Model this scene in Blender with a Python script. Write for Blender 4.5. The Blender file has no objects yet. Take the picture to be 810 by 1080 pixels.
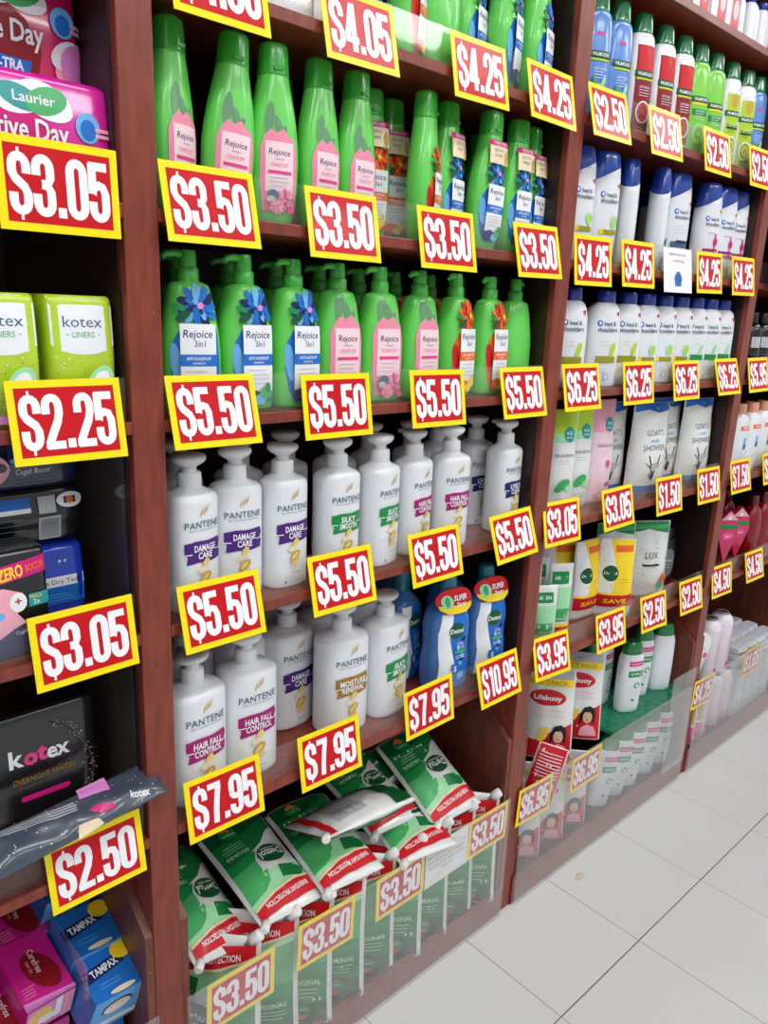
import bpy, bmesh, math, random
from mathutils import Vector, Matrix, noise
random.seed(7)
SC = bpy.context.scene
COL = SC.collection
R = math.radians

# ------------------------------------------------------------------ camera
yaw, pitch, roll = R(43.265), R(14.740), R(2.406)
cy, sy, cp, sp = math.cos(yaw), math.sin(yaw), math.cos(pitch), math.sin(pitch)
fw = Vector((sy*cp, cy*cp, -sp)); rt = Vector((cy, -sy, 0)); up = rt.cross(fw)
r2 = math.cos(roll)*rt + math.sin(roll)*up
u2 = -math.sin(roll)*rt + math.cos(roll)*up
cd = bpy.data.cameras.new('camera'); cam = bpy.data.objects.new('camera', cd); COL.objects.link(cam)
cd.sensor_fit = 'HORIZONTAL'; cd.sensor_width = 36.0; cd.lens = 36.0*819.2/810
cd.clip_start = 0.02
Mx = Matrix((r2, u2, -fw)).transposed().to_4x4(); Mx.translation = Vector((0, -0.9, 1.359))
cam.matrix_world = Mx
SC.camera = cam

# ------------------------------------------------------------------ world and exposure
w = bpy.data.worlds.new('shop_ambient'); SC.world = w; w.use_nodes = True
bg = w.node_tree.nodes['Background']; bg.inputs[0].default_value = (0.93, 0.96, 1.0, 1); bg.inputs[1].default_value = 0.50
SC.view_settings.view_transform = 'Standard'; SC.view_settings.look = 'None'
SC.view_settings.gamma = 1.0; SC.view_settings.exposure = 0.12
SC.view_settings.use_curve_mapping = False
LIGHT_POWER = 13.0

# ------------------------------------------------------------------ materials
def lin(c):
    c = c/255.0
    return c/12.92 if c <= 0.04045 else ((c+0.055)/1.055)**2.4
def rgb(c): return (lin(c[0]), lin(c[1]), lin(c[2]), 1)
_M = {}
def mat(name, col, rough=0.4, coat=0.0, crough=0.08, var=0.05, scale=60.0, metal=0.0, bump=0.0, trans=0.0, sss=0.0, emit=0.0, spec=0.5):
    if name in _M: return _M[name]
    m = bpy.data.materials.new(name); m.use_nodes = True
    nt = m.node_tree; b = nt.nodes['Principled BSDF']
    tc = nt.nodes.new('ShaderNodeTexCoord'); nz = nt.nodes.new('ShaderNodeTexNoise')
    nz.inputs['Scale'].default_value = scale; nz.inputs['Detail'].default_value = 3
    nt.links.new(tc.outputs['Object'], nz.inputs['Vector'])
    mx = nt.nodes.new('ShaderNodeMix'); mx.data_type = 'RGBA'
    c = rgb(col)
    mx.inputs[6].default_value = tuple(v*(1-var) for v in c[:3])+(1,)
    mx.inputs[7].default_value = tuple(min(1, v*(1+var)) for v in c[:3])+(1,)
    nt.links.new(nz.outputs['Fac'], mx.inputs[0]); nt.links.new(mx.outputs[2], b.inputs['Base Color'])
    b.inputs['Specular IOR Level'].default_value = spec; b.inputs['Roughness'].default_value = rough; b.inputs['Metallic'].default_value = metal
    b.inputs['Coat Weight'].default_value = coat; b.inputs['Coat Roughness'].default_value = crough
    if trans: b.inputs['Transmission Weight'].default_value = trans
    if sss:
        b.inputs['Subsurface Weight'].default_value = sss; b.inputs['Subsurface Radius'].default_value = (0.01, 0.02, 0.008)
        b.inputs['Subsurface Scale'].default_value = 0.5
    if bump:
        bp = nt.nodes.new('ShaderNodeBump'); bp.inputs['Strength'].default_value = bump; bp.inputs['Distance'].default_value = 0.002
        nt.links.new(nz.outputs['Fac'], bp.inputs['Height']); nt.links.new(bp.outputs[0], b.inputs['Normal'])
    if emit:
        b.inputs['Emission Color'].default_value = c; b.inputs['Emission Strength'].default_value = emit
    _M[name] = m
    return m
def wood(name, dark, light, rough=0.42, sc=(6, 6, 1.2)):
    if name in _M: return _M[name]
    m = bpy.data.materials.new(name); m.use_nodes = True
    nt = m.node_tree; b = nt.nodes['Principled BSDF']
    tc = nt.nodes.new('ShaderNodeTexCoord'); mp = nt.nodes.new('ShaderNodeMapping'); mp.inputs['Scale'].default_value = sc
    nt.links.new(tc.outputs['Object'], mp.inputs[0])
    nz = nt.nodes.new('ShaderNodeTexNoise'); nz.inputs['Scale'].default_value = 14; nz.inputs['Detail'].default_value = 6
    nt.links.new(mp.outputs[0], nz.inputs['Vector'])
    rp = nt.nodes.new('ShaderNodeValToRGB'); rp.color_ramp.elements[0].position = 0.3; rp.color_ramp.elements[1].position = 0.75
    rp.color_ramp.elements[0].color = rgb(dark); rp.color_ramp.elements[1].color = rgb(light)
    nt.links.new(nz.outputs['Fac'], rp.inputs[0])
    # chipped pale flecks
    n2 = nt.nodes.new('ShaderNodeTexNoise'); n2.inputs['Scale'].default_value = 130; n2.inputs['Detail'].default_value = 2
    nt.links.new(tc.outputs['Object'], n2.inputs['Vector'])
    r3 = nt.nodes.new('ShaderNodeValToRGB'); r3.color_ramp.elements[0].position = 0.74; r3.color_ramp.elements[1].position = 0.80
    nt.links.new(n2.outputs['Fac'], r3.inputs[0])
    mx = nt.nodes.new('ShaderNodeMix'); mx.data_type = 'RGBA'; mx.inputs[7].default_value = rgb((176, 134, 120))
    nt.links.new(r3.outputs[0], mx.inputs[0]); nt.links.new(rp.outputs[0], mx.inputs[6]); nt.links.new(mx.outputs[2], b.inputs['Base Color'])
    b.inputs['Roughness'].default_value = rough
    bp = nt.nodes.new('ShaderNodeBump'); bp.inputs['Strength'].default_value = 0.15; bp.inputs['Distance'].default_value = 0.002
    nt.links.new(nz.outputs['Fac'], bp.inputs['Height']); nt.links.new(bp.outputs[0], b.inputs['Normal'])
    _M[name] = m
    return m
def acrylic(name, tint=(1, 1, 1), haze=0.06, rough=0.05, hcol=(0.85, 0.85, 0.86), blot=0.5):
    """clear sheet: Fresnel mix of transmission and reflection, plus a little diffuse haze colour"""
    if name in _M: return _M[name]
    m = bpy.data.materials.new(name); m.use_nodes = True
    nt = m.node_tree; nt.nodes.remove(nt.nodes['Principled BSDF']); out = nt.nodes['Material Output']
    tr = nt.nodes.new('ShaderNodeBsdfTransparent'); tr.inputs[0].default_value = (*tint, 1)
    gl = nt.nodes.new('ShaderNodeBsdfGlossy'); gl.inputs['Roughness'].default_value = rough
    df = nt.nodes.new('ShaderNodeBsdfDiffuse'); df.inputs[0].default_value = (*hcol, 1)
    lw = nt.nodes.new('ShaderNodeLayerWeight'); lw.inputs[0].default_value = 0.5
    pw = nt.nodes.new('ShaderNodeMath'); pw.operation = 'POWER'; pw.inputs[1].default_value = 4.0; nt.links.new(lw.outputs['Facing'], pw.inputs[0])
    fr = nt.nodes.new('ShaderNodeMapRange'); fr.inputs['To Min'].default_value = 0.025; fr.inputs['To Max'].default_value = 0.75; nt.links.new(pw.outputs[0], fr.inputs['Value'])
    nz = nt.nodes.new('ShaderNodeTexNoise'); nz.inputs['Scale'].default_value = 18; nz.inputs['Detail'].default_value = 5
    mr = nt.nodes.new('ShaderNodeMapRange'); mr.inputs['From Min'].default_value = 0.3; mr.inputs['From Max'].default_value = 0.8
    mr.inputs['To Min'].default_value = haze*(1-blot); mr.inputs['To Max'].default_value = haze*(1+blot)
    nt.links.new(nz.outputs['Fac'], mr.inputs['Value'])
    m1 = nt.nodes.new('ShaderNodeMixShader'); m2 = nt.nodes.new('ShaderNodeMixShader')
    nt.links.new(mr.outputs[0], m1.inputs[0]); nt.links.new(tr.outputs[0], m1.inputs[1]); nt.links.new(df.outputs[0], m1.inputs[2])
    nt.links.new(fr.outputs[0], m2.inputs[0]); nt.links.new(m1.outputs[0], m2.inputs[1]); nt.links.new(gl.outputs[0], m2.inputs[2])
    nt.links.new(m2.outputs[0], out.inputs[0])
    _M[name] = m
    return m
def tinted(name, col, amount=0.35, rough=0.15):
    """see-through coloured plastic"""
    if name in _M: return _M[name]
    m = mat(name, col, rough=rough, coat=0.5, var=0.06)
    nt = m.node_tree; b = nt.nodes['Principled BSDF']; out = nt.nodes['Material Output']
    tr = nt.nodes.new('ShaderNodeBsdfTransparent'); c = rgb(col); tr.inputs[0].default_value = tuple(min(1, v*1.6+.05) for v in c[:3])+(1,)
    mx = nt.nodes.new('ShaderNodeMixShader'); mx.inputs[0].default_value = amount
    nt.links.new(b.outputs[0], mx.inputs[1]); nt.links.new(tr.outputs[0], mx.inputs[2]); nt.links.new(mx.outputs[0], out.inputs[0])
    return m
WOOD = lambda: wood('red_brown_painted_wood', (110, 43, 29), (144, 62, 44), rough=0.33)
WOODD = lambda: wood('dark_brown_board', (48, 24, 18), (76, 37, 28), rough=0.5)
ACR = lambda: acrylic('clear_acrylic', haze=0.03)
ACRB = lambda: acrylic('painted_haze_acrylic', haze=0.10, rough=0.12)  # whitish diffuse haze painted into the sheet for the reflected bright aisle
P = {   # flat print inks: colour only
 'white': (236, 238, 242), 'black': (22, 22, 26), 'grey': (120, 122, 128), 'lgrey': (185, 188, 192), 'navy': (24, 34, 92), 'blue': (30, 110, 200),
 'lblue': (110, 180, 235), 'red': (205, 24, 36), 'dred': (140, 20, 34), 'pink': (243, 170, 190), 'hotpink': (228, 70, 140), 'magenta': (205, 22, 120),
 'orange': (238, 108, 34), 'yellow': (248, 214, 40), 'gold': (200, 160, 60), 'lgold': (228, 200, 110), 'green': (20, 140, 70), 'dgreen': (10, 84, 44),
 'mgreen': (70, 172, 100), 'lgreen': (160, 222, 170), 'lime': (178, 212, 40), 'olive': (150, 150, 40), 'purple': (76, 28, 120), 'violet': (160, 20, 110),
 'teal': (30, 150, 150), 'cream': (232, 214, 180), 'skin': (236, 190, 160), 'bronze': (160, 118, 30), 'lilac': (226, 140, 210), 'brown': (96, 60, 40), 'slate': (70, 100, 120), 'leafgrey': (104, 150, 112), 'pgreen': (22, 118, 60), 'rose': (238, 140, 168), 'blush': (246, 214, 222),
}
def ink(k, coat=0.1): return mat('ink_'+k, P[k], rough=0.42, coat=coat, var=0.03, scale=90, spec=0.3)

# ------------------------------------------------------------------ mesh helpers
def mesh(name, verts, faces, m=None, smooth=False, mats=None, fm=None):
    me = bpy.data.meshes.new(name); me.from_pydata([tuple(v) for v in verts], [], faces)
    if mats:
        for x in mats: me.materials.append(x)
        me.polygons.foreach_set('material_index', fm)
    elif m: me.materials.append(m)
    if smooth: me.polygons.foreach_set('use_smooth', [True]*len(me.polygons))
    me.update()
    return me
class MB:
    def __init__(s): s.v = []; s.f = []; s.sm = []
    def box(s, x0, x1, y0, y1, z0, z1):
        o = len(s.v)
        s.v += [(x0, y0, z0), (x1, y0, z0), (x1, y1, z0), (x0, y1, z0), (x0, y0, z1), (x1, y0, z1), (x1, y1, z1), (x0, y1, z1)]
        s.f += [tuple(o+i for i in q) for q in ((0, 3, 2, 1), (4, 5, 6, 7), (0, 1, 5, 4), (1, 2, 6, 5), (2, 3, 7, 6), (3, 0, 4, 7))]
        s.sm += [False]*6; return s
    def prism(s, poly, axis, a0, a1):
        """poly of 2D points extruded along axis ('x': (y,z); 'y': (x,z); 'z': (x,y))"""
        o = len(s.v); n = len(poly)
        for a in (a0, a1):
            for p, q in poly: s.v.append({'x': (a, p, q), 'y': (p, a, q), 'z': (p, q, a)}[axis])
        s.f += [tuple(o+i for i in range(n)), tuple(o+n+i for i in reversed(range(n)))]
        s.f += [(o+i, o+n+i, o+n+(i+1) % n, o+(i+1) % n) for i in range(n)]
        s.sm += [False]*(n+2); return s
    def lathe(s, prof, c=(0, 0, 0), seg=20, ax=None, sx=1, sy_=1):
        """prof: [(r,z)]; sharp corners are made by repeating a point"""
        o = len(s.v); k = len(prof)
        M = ax or Matrix.Identity(3)
        for r, z in prof:
            for i in range(seg):
                a = 2*math.pi*i/seg
                p = M @ Vector((r*math.cos(a)*sx, r*math.sin(a)*sy_, z)); s.v.append((p.x+c[0], p.y+c[1], p.z+c[2]))
        for j in range(k-1):
            if prof[j] == prof[j+1]: continue
            for i in range(seg):
                i2 = (i+1) % seg
                s.f.append((o+j*seg+i, o+j*seg+i2, o+(j+1)*seg+i2, o+(j+1)*seg+i)); s.sm.append(True)
        s.f.append(tuple(o+i for i in reversed(range(seg)))); s.sm.append(False)
        s.f.append(tuple(o+(k-1)*seg+i for i in range(seg))); s.sm.append(False)
        return s
    def tube(s, pts, r, seg=10):
        o = len(s.v); pts = [Vector(p) for p in pts]
        for j, p in enumerate(pts):
            d = (pts[min(j+1, len(pts)-1)]-pts[max(j-1, 0)]).normalized()
            a = d.orthogonal().normalized(); b = d.cross(a)
            rr = r[j] if isinstance(r, (list, tuple)) else r
            for i in range(seg):
                t = 2*math.pi*i/seg; q = p+a*(rr*math.cos(t))+b*(rr*math.sin(t)); s.v.append(tuple(q))
        for j in range(len(pts)-1):
            for i in range(seg):
                i2 = (i+1) % seg; s.f.append((o+j*seg+i, o+j*seg+i2, o+(j+1)*seg+i2, o+(j+1)*seg+i)); s.sm.append(True)
        s.f += [tuple(o+i for i in reversed(range(seg))), tuple(o+(len(pts)-1)*seg+i for i in range(seg))]; s.sm += [False, False]
        return s
    def build(s, name, m):
        me = mesh(name, s.v, s.f, m); me.polygons.foreach_set('use_smooth', s.sm); return me
def mono(ys, k):
    """monotone cubic resampling of a list at k steps per interval"""
    n = len(ys); d = [ys[i+1]-ys[i] for i in range(n-1)]; t = [0]*n
    t[0], t[-1] = d[0], d[-1]
    for i in range(1, n-1): t[i] = 0 if d[i-1]*d[i] <= 0 else 2*d[i-1]*d[i]/(d[i-1]+d[i])
    o = []
    for i in range(n-1):
        for j in range(k):
            u = j/k; u2_ = u*u; u3 = u2_*u
            o.append(ys[i]*(2*u3-3*u2_+1)+t[i]*(u3-2*u2_+u)+ys[i+1]*(3*u2_-2*u3)+t[i+1]*(u3-u2_))
    o.append(ys[-1]); return o
class Body:
    """lofted bottle: sections (z, half width, half depth, roundness exponent, x offset)"""
    def __init__(s, secs, k=4):
        secs = [tuple(q)+(2.4, 0)[len(q)-3:] if len(q) < 5 else tuple(q) for q in secs]
        cols = [mono([q[i] for q in secs], k) for i in range(5)]
        s.S = list(zip(*cols))
    def at(s, z):
        S = s.S
        if z <= S[0][0]: return S[0]
        for i in range(len(S)-1):
            if z <= S[i+1][0]:
                d = S[i+1][0]-S[i][0]; u = (z-S[i][0])/d if d > 1e-9 else 0
                return tuple(S[i][j]*(1-u)+S[i+1][j]*u for j in range(5))
        return S[-1]
    def surf(s, x, z, e):
        _, a, b, n, xo = s.at(z); a += e; b += e
        t = min(abs(x-xo)/a, 0.985)
        x = xo+math.copysign(t*a, x-xo)
        return (x, -b*(1-t**n)**(1/n), z)
    def mb(s, seg=28):
        m = MB()
        for z, a, b, n, xo in s.S:
            for i in range(seg):
                t = 2*math.pi*i/seg; c, d = math.cos(t), math.sin(t)
                m.v.append((xo+a*math.copysign(abs(c)**(2/n), c), b*math.copysign(abs(d)**(2/n), d), z))
        k = len(s.S)
        for j in range(k-1):
            for i in range(seg):
                i2 = (i+1) % seg; m.f.append((j*seg+i, j*seg+i2, (j+1)*seg+i2, (j+1)*seg+i)); m.sm.append(True)
        o = len(m.v); m.v += m.v[:seg]; m.f.append(tuple(o+i for i in reversed(range(seg)))); m.sm.append(False)
        o = len(m.v); m.v += m.v[(k-1)*seg:k*seg]; m.f.append(tuple(o+i for i in range(seg))); m.sm.append(False)
        return m
    def build(s, name, m, seg=28): return s.mb(seg).build(name, m)
def split_slanted(me, co, no, keep_upper, name, m):
    bm = bmesh.new(); bm.from_mesh(me)
    bmesh.ops.bisect_plane(bm, geom=bm.verts[:]+bm.edges[:]+bm.faces[:], plane_co=co, plane_no=no, clear_inner=keep_upper, clear_outer=not keep_upper)
    ed = [e for e in bm.edges if e.is_boundary]
    if ed: bmesh.ops.holes_fill(bm, edges=ed)
    o = bpy.data.meshes.new(name); bm.to_mesh(o); bm.free()
    o.materials.clear(); o.materials.append(m); return o

# ---- flat print wrapped on a surface
_T = {}
def text2d(t, bold=0.0, spacing=1.0, shear=0.0):
    k = (t, bold, spacing, shear)
    if k in _T: return _T[k]
    cu = bpy.data.curves.new('lettering', 'FONT'); cu.body = t; cu.resolution_u = 2; cu.offset = bold; cu.space_character = spacing; cu.shear = shear
    cu.fill_mode = 'FRONT'; cu.dimensions = '2D'
    ob = bpy.data.objects.new('lettering', cu); COL.objects.link(ob)
    bpy.context.view_layer.update()
    me = bpy.data.meshes.new_from_object(ob)
    v = [(p.co.x, p.co.y) for p in me.vertices]; f = [tuple(p.vertices) for p in me.polygons]
    bpy.data.objects.remove(ob); bpy.data.curves.remove(cu); bpy.data.meshes.remove(me)
    xs = [p[0] for p in v] or [0]
    cx = (min(xs)+max(xs))/2; wd = max(xs)-min(xs)
    v = [(x-cx, y-0.34) for x, y in v]          # cap height is about 0.69
    _T[k] = (v, f, wd); return _T[k]
class Print:
    def __init__(s, surf, cut=0.007): s.surf = surf; s.L = []; s.cut = cut
    def raw(s, v, f, k, cut=True): s.L.append((v, f, k, cut)); return s
    def poly(s, pts, k): return s.raw(list(pts), [tuple(range(len(pts)))], k)
    def rect(s, x0, x1, z0, z1, k): return s.poly([(x0, z0), (x1, z0), (x1, z1), (x0, z1)], k)
    def ell(s, cx, cz, rx, rz, k, rot=0, n=18):
        c, d = math.cos(R(rot)), math.sin(R(rot)); p = []
        for i in range(n):
            t = 2*math.pi*i/n; x, z = rx*math.cos(t), rz*math.sin(t); p.append((cx+x*c-z*d, cz+x*d+z*c))
        return s.poly(p, k)
    def text(s, t, cx, cz, h, k, wd=None, bold=0.0, spacing=1.0, shear=0.0, rot=0):
        v, f, w0 = text2d(t, bold, spacing, shear)
        sz = h/0.69; sx = wd/w0 if wd else sz
        c, d = math.cos(R(rot)), math.sin(R(rot))
        return s.raw([(cx+x*sx*c-y*sz*d, cz+x*sx*d+y*sz*c) for x, y in v], f, k, False)
    def lines(s, x0, x1, z, n, dz, k, th=0.0009):
        for i in range(n):
            s.rect(x0, x1-(x1-x0)*random.uniform(0, .25), z-i*dz, z-i*dz+th, k)
        return s
    def bloom(s, cx, cz, r, ks, n=11):
        for ring, rr in ((0, 1.0), (1, .68), (2, .4)):
            for i in range(n-3*ring):
                a = 2*math.pi*(i+.5*ring)/(n-3*ring); s.ell(cx+r*rr*.62*math.cos(a), cz+r*rr*.62*math.sin(a), r*rr*.42, r*rr*.19, ks[(i+ring) % len(ks)], rot=math.degrees(a), n=8)
        return s
    def flower(s, cx, cz, r, k1, k2, n=6):
        for i in range(n): s.ell(cx+r*.6*math.cos(2*math.pi*i/n+.3), cz+r*.6*math.sin(2*math.pi*i/n+.3), r*.5, r*.24, k1 if i % 2 else k2, rot=360*i/n+17, n=8)
        return s
    def build(s, name='label', e0=0.0003, de=0.00018):
        V = []; F = []; FM = []; keys = []
        lay = 0
        for v, f, k, cut in s.L:
            lay += 1; e = e0+de*lay
            if k not in keys: keys.append(k)
            if cut:
                bm = bmesh.new(); vs = [bm.verts.new((x, 0, z)) for x, z in v]
                for q in f:
                    try: bm.faces.new([vs[i] for i in q])
                    except ValueError: pass
                xs = [p[0] for p in v]; zs = [p[1] for p in v]
                for ax, lo, hi in ((0, min(xs), max(xs)), (2, min(zs), max(zs))):
                    st = s.cut*(1 if ax == 0 else 1.6); i = math.ceil(lo/st)
                    while i*st < hi-1e-6:
                        co = [0, 0, 0]; co[ax] = i*st; no = [0, 0, 0]; no[ax] = 1
                        bmesh.ops.bisect_plane(bm, geom=bm.verts[:]+bm.edges[:]+bm.faces[:], plane_co=co, plane_no=no); i += 1
                bm.verts.index_update(); v = [(q.co.x, q.co.z) for q in bm.verts]; f = [tuple(q.index for q in fc.verts) for fc in bm.faces]; bm.free()
            o = len(V); V += [s.surf(x, z, e) for x, z in v]; F += [tuple(o+i for i in q) for q in f]; FM += [keys.index(k)]*len(f)
        return mesh(name, V, F, mats=[ink(k) for k in keys], fm=FM, smooth=True)

# ------------------------------------------------------------------ objects
def tag(o, label=None, cat=None, group=None, kind=None):
    if label: o['label'] = label
    if cat: o['category'] = cat
    if group: o['group'] = group
    if kind: o['kind'] = kind
    return o
def obj(name, me, parent=None, loc=(0, 0, 0), rot=(0, 0, 0)):
    o = bpy.data.objects.new(name, me); COL.objects.link(o); o.parent = parent; o.location = loc; o.rotation_euler = rot
    return o
def thing(name, label, cat, loc, parts, rot=(0, 0, 0), group=None, M=None, scale=1.0):
    """parts: [(name, mesh, [(sub name, sub mesh)...])]"""
    e = bpy.data.objects.new(name, None); COL.objects.link(e); e.empty_display_size = 0.02
    if M is not None: e.matrix_world = M
    else: e.location = loc; e.rotation_euler = rot
    if scale != 1.0: e.scale = (scale,)*3
    tag(e, label, cat, group)
    for p in parts:
        o = obj(p[0], p[1], e)
        for q in (p[2] if len(p) > 2 else ()): obj(q[0], q[1], o)
    return e
def frame(pos, X, Y):
    """matrix with local x = X, local z = Y (the thing's upright), local -y = front"""
    X = Vector(X).normalized(); Z = Vector(Y); Z = (Z-X*Z.dot(X)).normalized(); Yv = Z.cross(X)
    m = Matrix((X, Yv, Z)).transposed().to_4x4(); m.translation = Vector(pos); return m
ORD = ['first', 'second', 'third', 'fourth', 'fifth', 'sixth', 'seventh', 'eighth', 'ninth', 'tenth', 'eleventh', 'twelfth', 'thirteenth', 'fourteenth']

# ================================================================== SETTING
S0, S1, S2, S3, S4, S5 = 1.9785, 1.7155, 1.462, 1.2112, 0.9312, 0.6187
UP = [(-0.441, -0.397), (0.4185, 0.4623), (1.2645, 1.3082), (2.1233, 2.1671), (2.982, 3.026), (3.841, 3.885)]
DEPTH = 0.42
# floor of single tiles
grout = mat('dark_grout', (96, 92, 88), rough=0.9)
fl = obj('floor', MB().box(-2.2, 6.5, -3.4, 0.60, -0.03, -0.0012).build('floor', grout)); tag(fl, 'pale grey tiled shop floor in front of the shelves', 'floor', kind='structure')
tm = mat('pale_glazed_tile', (209, 210, 209), rough=0.3, var=0.05, scale=3.5)
def tile_mesh():
    m = MB(); a, b, c = 0.1497, 0.2993, 0.0012
    m.v = [(-a, -b, -.008), (a, -b, -.008), (a, b, -.008), (-a, b, -.008), (-a, -b, -c), (a, -b, -c), (a, b, -c), (-a, b, -c), (-a+c, -b+c, 0), (a-c, -b+c, 0), (a-c, b-c, 0), (-a+c, b-c, 0)]
    for k in (0, 4):
        for i in range(4): m.f.append((k+i, k+(i+1) % 4, k+4+(i+1) % 4, k+4+i))
    m.f.append((8, 9, 10, 11)); m.sm = [False]*9
    return m.build('floor_tile', tm)
TM = tile_mesh()
for i in range(-11, 17):
    for j in range(-5, 1):
        obj('floor_tile', TM, fl, (1.148+0.3005*(i+0.5), -0.26+0.601*(j+0.5), 0))
bw = obj('wall_back', MB().box(-2.2, 6.5, 0.46, 0.56, 0, 3.0).build('wall_back', mat('wall_paint', (196, 194, 188), rough=0.8))); tag(bw, 'plain pale wall behind the shelving', 'wall', kind='structure')
ce = obj('ceiling', MB().box(-2.2, 6.5, -3.4, 0.60, 3.0, 3.08).build('ceiling', mat('ceiling_white', (225, 225, 222), rough=0.85))); tag(ce, 'white shop ceiling above the aisle', 'ceiling', kind='structure')
# strip lights on the ceiling of the aisle
lamp = mat('lit_diffuser', (252, 252, 252), emit=LIGHT_POWER)
tray = mat('lamp_tray_white', (230, 230, 230), rough=0.4)
LP = MB().box(-0.6, 0.6, -0.16, 0.16, 0.03, 0.10).build('tray', tray); LD = MB().box(-0.585, 0.585, -0.145, 0.145, 0.0, 0.03).build('diffuser', lamp)
for i, (x, y) in enumerate([(-0.9, -1.15), (0.75, -1.15), (2.4, -1.15), (4.05, -1.15), (-0.1, -2.7), (1.55, -2.7), (3.2, -2.7)]):
    thing('ceiling_light', 'white strip light on the ceiling, %s %s' % (ORD[i if i < 4 else i-4], 'above the shelf edge' if i < 4 else 'in the row across the aisle'), 'light', (x, y, 2.90), [('tray', LP), ('diffuser', LD)], group='ceiling strip lights')

# shelving unit
su = bpy.data.objects.new('shelving_unit', None); COL.objects.link(su); tag(su, 'dark red-brown wooden shelving unit with several bays and clear front lips', 'shelf')
for a, b in UP:
    m = MB().box(a, b, 0.0, DEPTH, 0.0, 2.5).build('upright', WOOD()); o = obj('upright', m, su)
    bv = o.modifiers.new('bevel', 'BEVEL'); bv.width = 0.002; bv.segments = 2
for i in range(5):
    x0, x1 = UP[i][1], UP[i+1][0]
    obj('back_panel', MB().box(x0, x1, DEPTH-0.012, DEPTH, 0.0, 2.5).build('back_panel', WOODD()), su)
    for z in (S0, S1, S2, S3, S4, S5):
        o = obj('shelf_board', MB().box(x0, x1, 0.0, DEPTH-0.012, z-0.0158, z).build('shelf_board', WOOD()), su)
        bv = o.modifiers.new('bevel', 'BEVEL'); bv.width = 0.0012; bv.segments = 2
        if z < 1.8:
            obj('clear_lip', MB().box(x0+.002, x1-.002, 0.0095, 0.0115, z+0.0004, z+0.053).build('clear_lip', ACR()), su)
    obj('bin_base', MB().box(x0, x1, 0.0, DEPTH-0.012, 0.0, 0.058).build('bin_base', WOODD()), su)
    obj('bin_rail', MB().box(x0, x1, -0.0035, -0.0005, 0.002, 0.075).build('bin_rail', WOOD()), su)
    side = [(0.002, 0.058), (0.002, 0.452), (0.20, 0.6025), (DEPTH-0.012, 0.6025), (DEPTH-0.012, 0.058)]
    for xa in (x0+.0005, x1-0.0125):
        obj('bin_side', MB().prism(side, 'x', xa, xa+0.012).build('bin_side', wood('bin_side_board', (92, 44, 32), (128, 66, 48))), su)
    obj('bin_front', MB().box(x0+.003, x1-.001, -0.0105, -0.0075, 0.001, 0.314).build('bin_front', ACRB()), su)
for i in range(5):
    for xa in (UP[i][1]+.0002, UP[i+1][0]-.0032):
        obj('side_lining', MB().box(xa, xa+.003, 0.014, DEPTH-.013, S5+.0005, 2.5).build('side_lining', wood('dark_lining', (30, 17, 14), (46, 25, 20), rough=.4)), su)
for z0, z1 in ((S4, S3), (S5, S4)):
    obj('clear_side_sheet', MB().box(.4125, .4140, .02, .38, z0+.001, z1-.018).build('clear_side_sheet', ACR()), su)
# extra taller acrylic offcut at the end of the second bin and a green glass shelf behind it
obj('bin_front_offcut', MB().box(1.985, 2.121, -0.0145, -0.0115, 0.07, 0.378).build('bin_front_offcut', ACRB()), su)
gm = acrylic('green_glass', tint=(0.12, 0.55, 0.36), haze=0.40, hcol=(0.05, 0.42, 0.24), blot=0.1)
obj('glass_shelf', MB().box(1.715, 2.1105, 0.004, 0.30, 0.292, 0.302).build('glass_shelf', gm), su)
# divider of clear acrylic in the left bin
obj('bin_divider', MB().box(0.3285, 0.3305, 0.03, 0.30, 0.06, 0.43).build('bin_divider', acrylic('divider_acrylic', haze=0.10)), su)

# ================================================================== PRICE SIGNS
SW, SH = 0.130, 0.094
def ribbon(pts, hx, hy, closed=False):
    n = len(pts); V = []; F = []
    for i in range(n):
        a = pts[(i-1) % n] if (closed or i > 0) else pts[i]
        b = pts[(i+1) % n] if (closed or i < n-1) else pts[i]
        dx, dy = b[0]-a[0], b[1]-a[1]; l = math.hypot(dx, dy) or 1; nx, ny = -dy/l, dx/l
        o = hx*hy and math.sqrt((hx*nx)**2+(hy*ny)**2)
        V += [(pts[i][0]+nx*o, pts[i][1]+ny*o), (pts[i][0]-nx*o, pts[i][1]-ny*o)]
    for i in range(n if closed else n-1):
        j = (i+1) % n; F.append((2*i, 2*i+1, 2*j+1, 2*j))
    return V, F
def arc(cx, cz, rx, rz, a0, a1, n=9):
    return [(cx+rx*math.cos(R(a0+(a1-a0)*i/n)), cz+rz*math.sin(R(a0+(a1-a0)*i/n))) for i in range(n+1)]
HX, HY = 0.097, 0.074; xL, xR, cxg, rg = 0.088, 0.392, 0.24, 0.152
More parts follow.
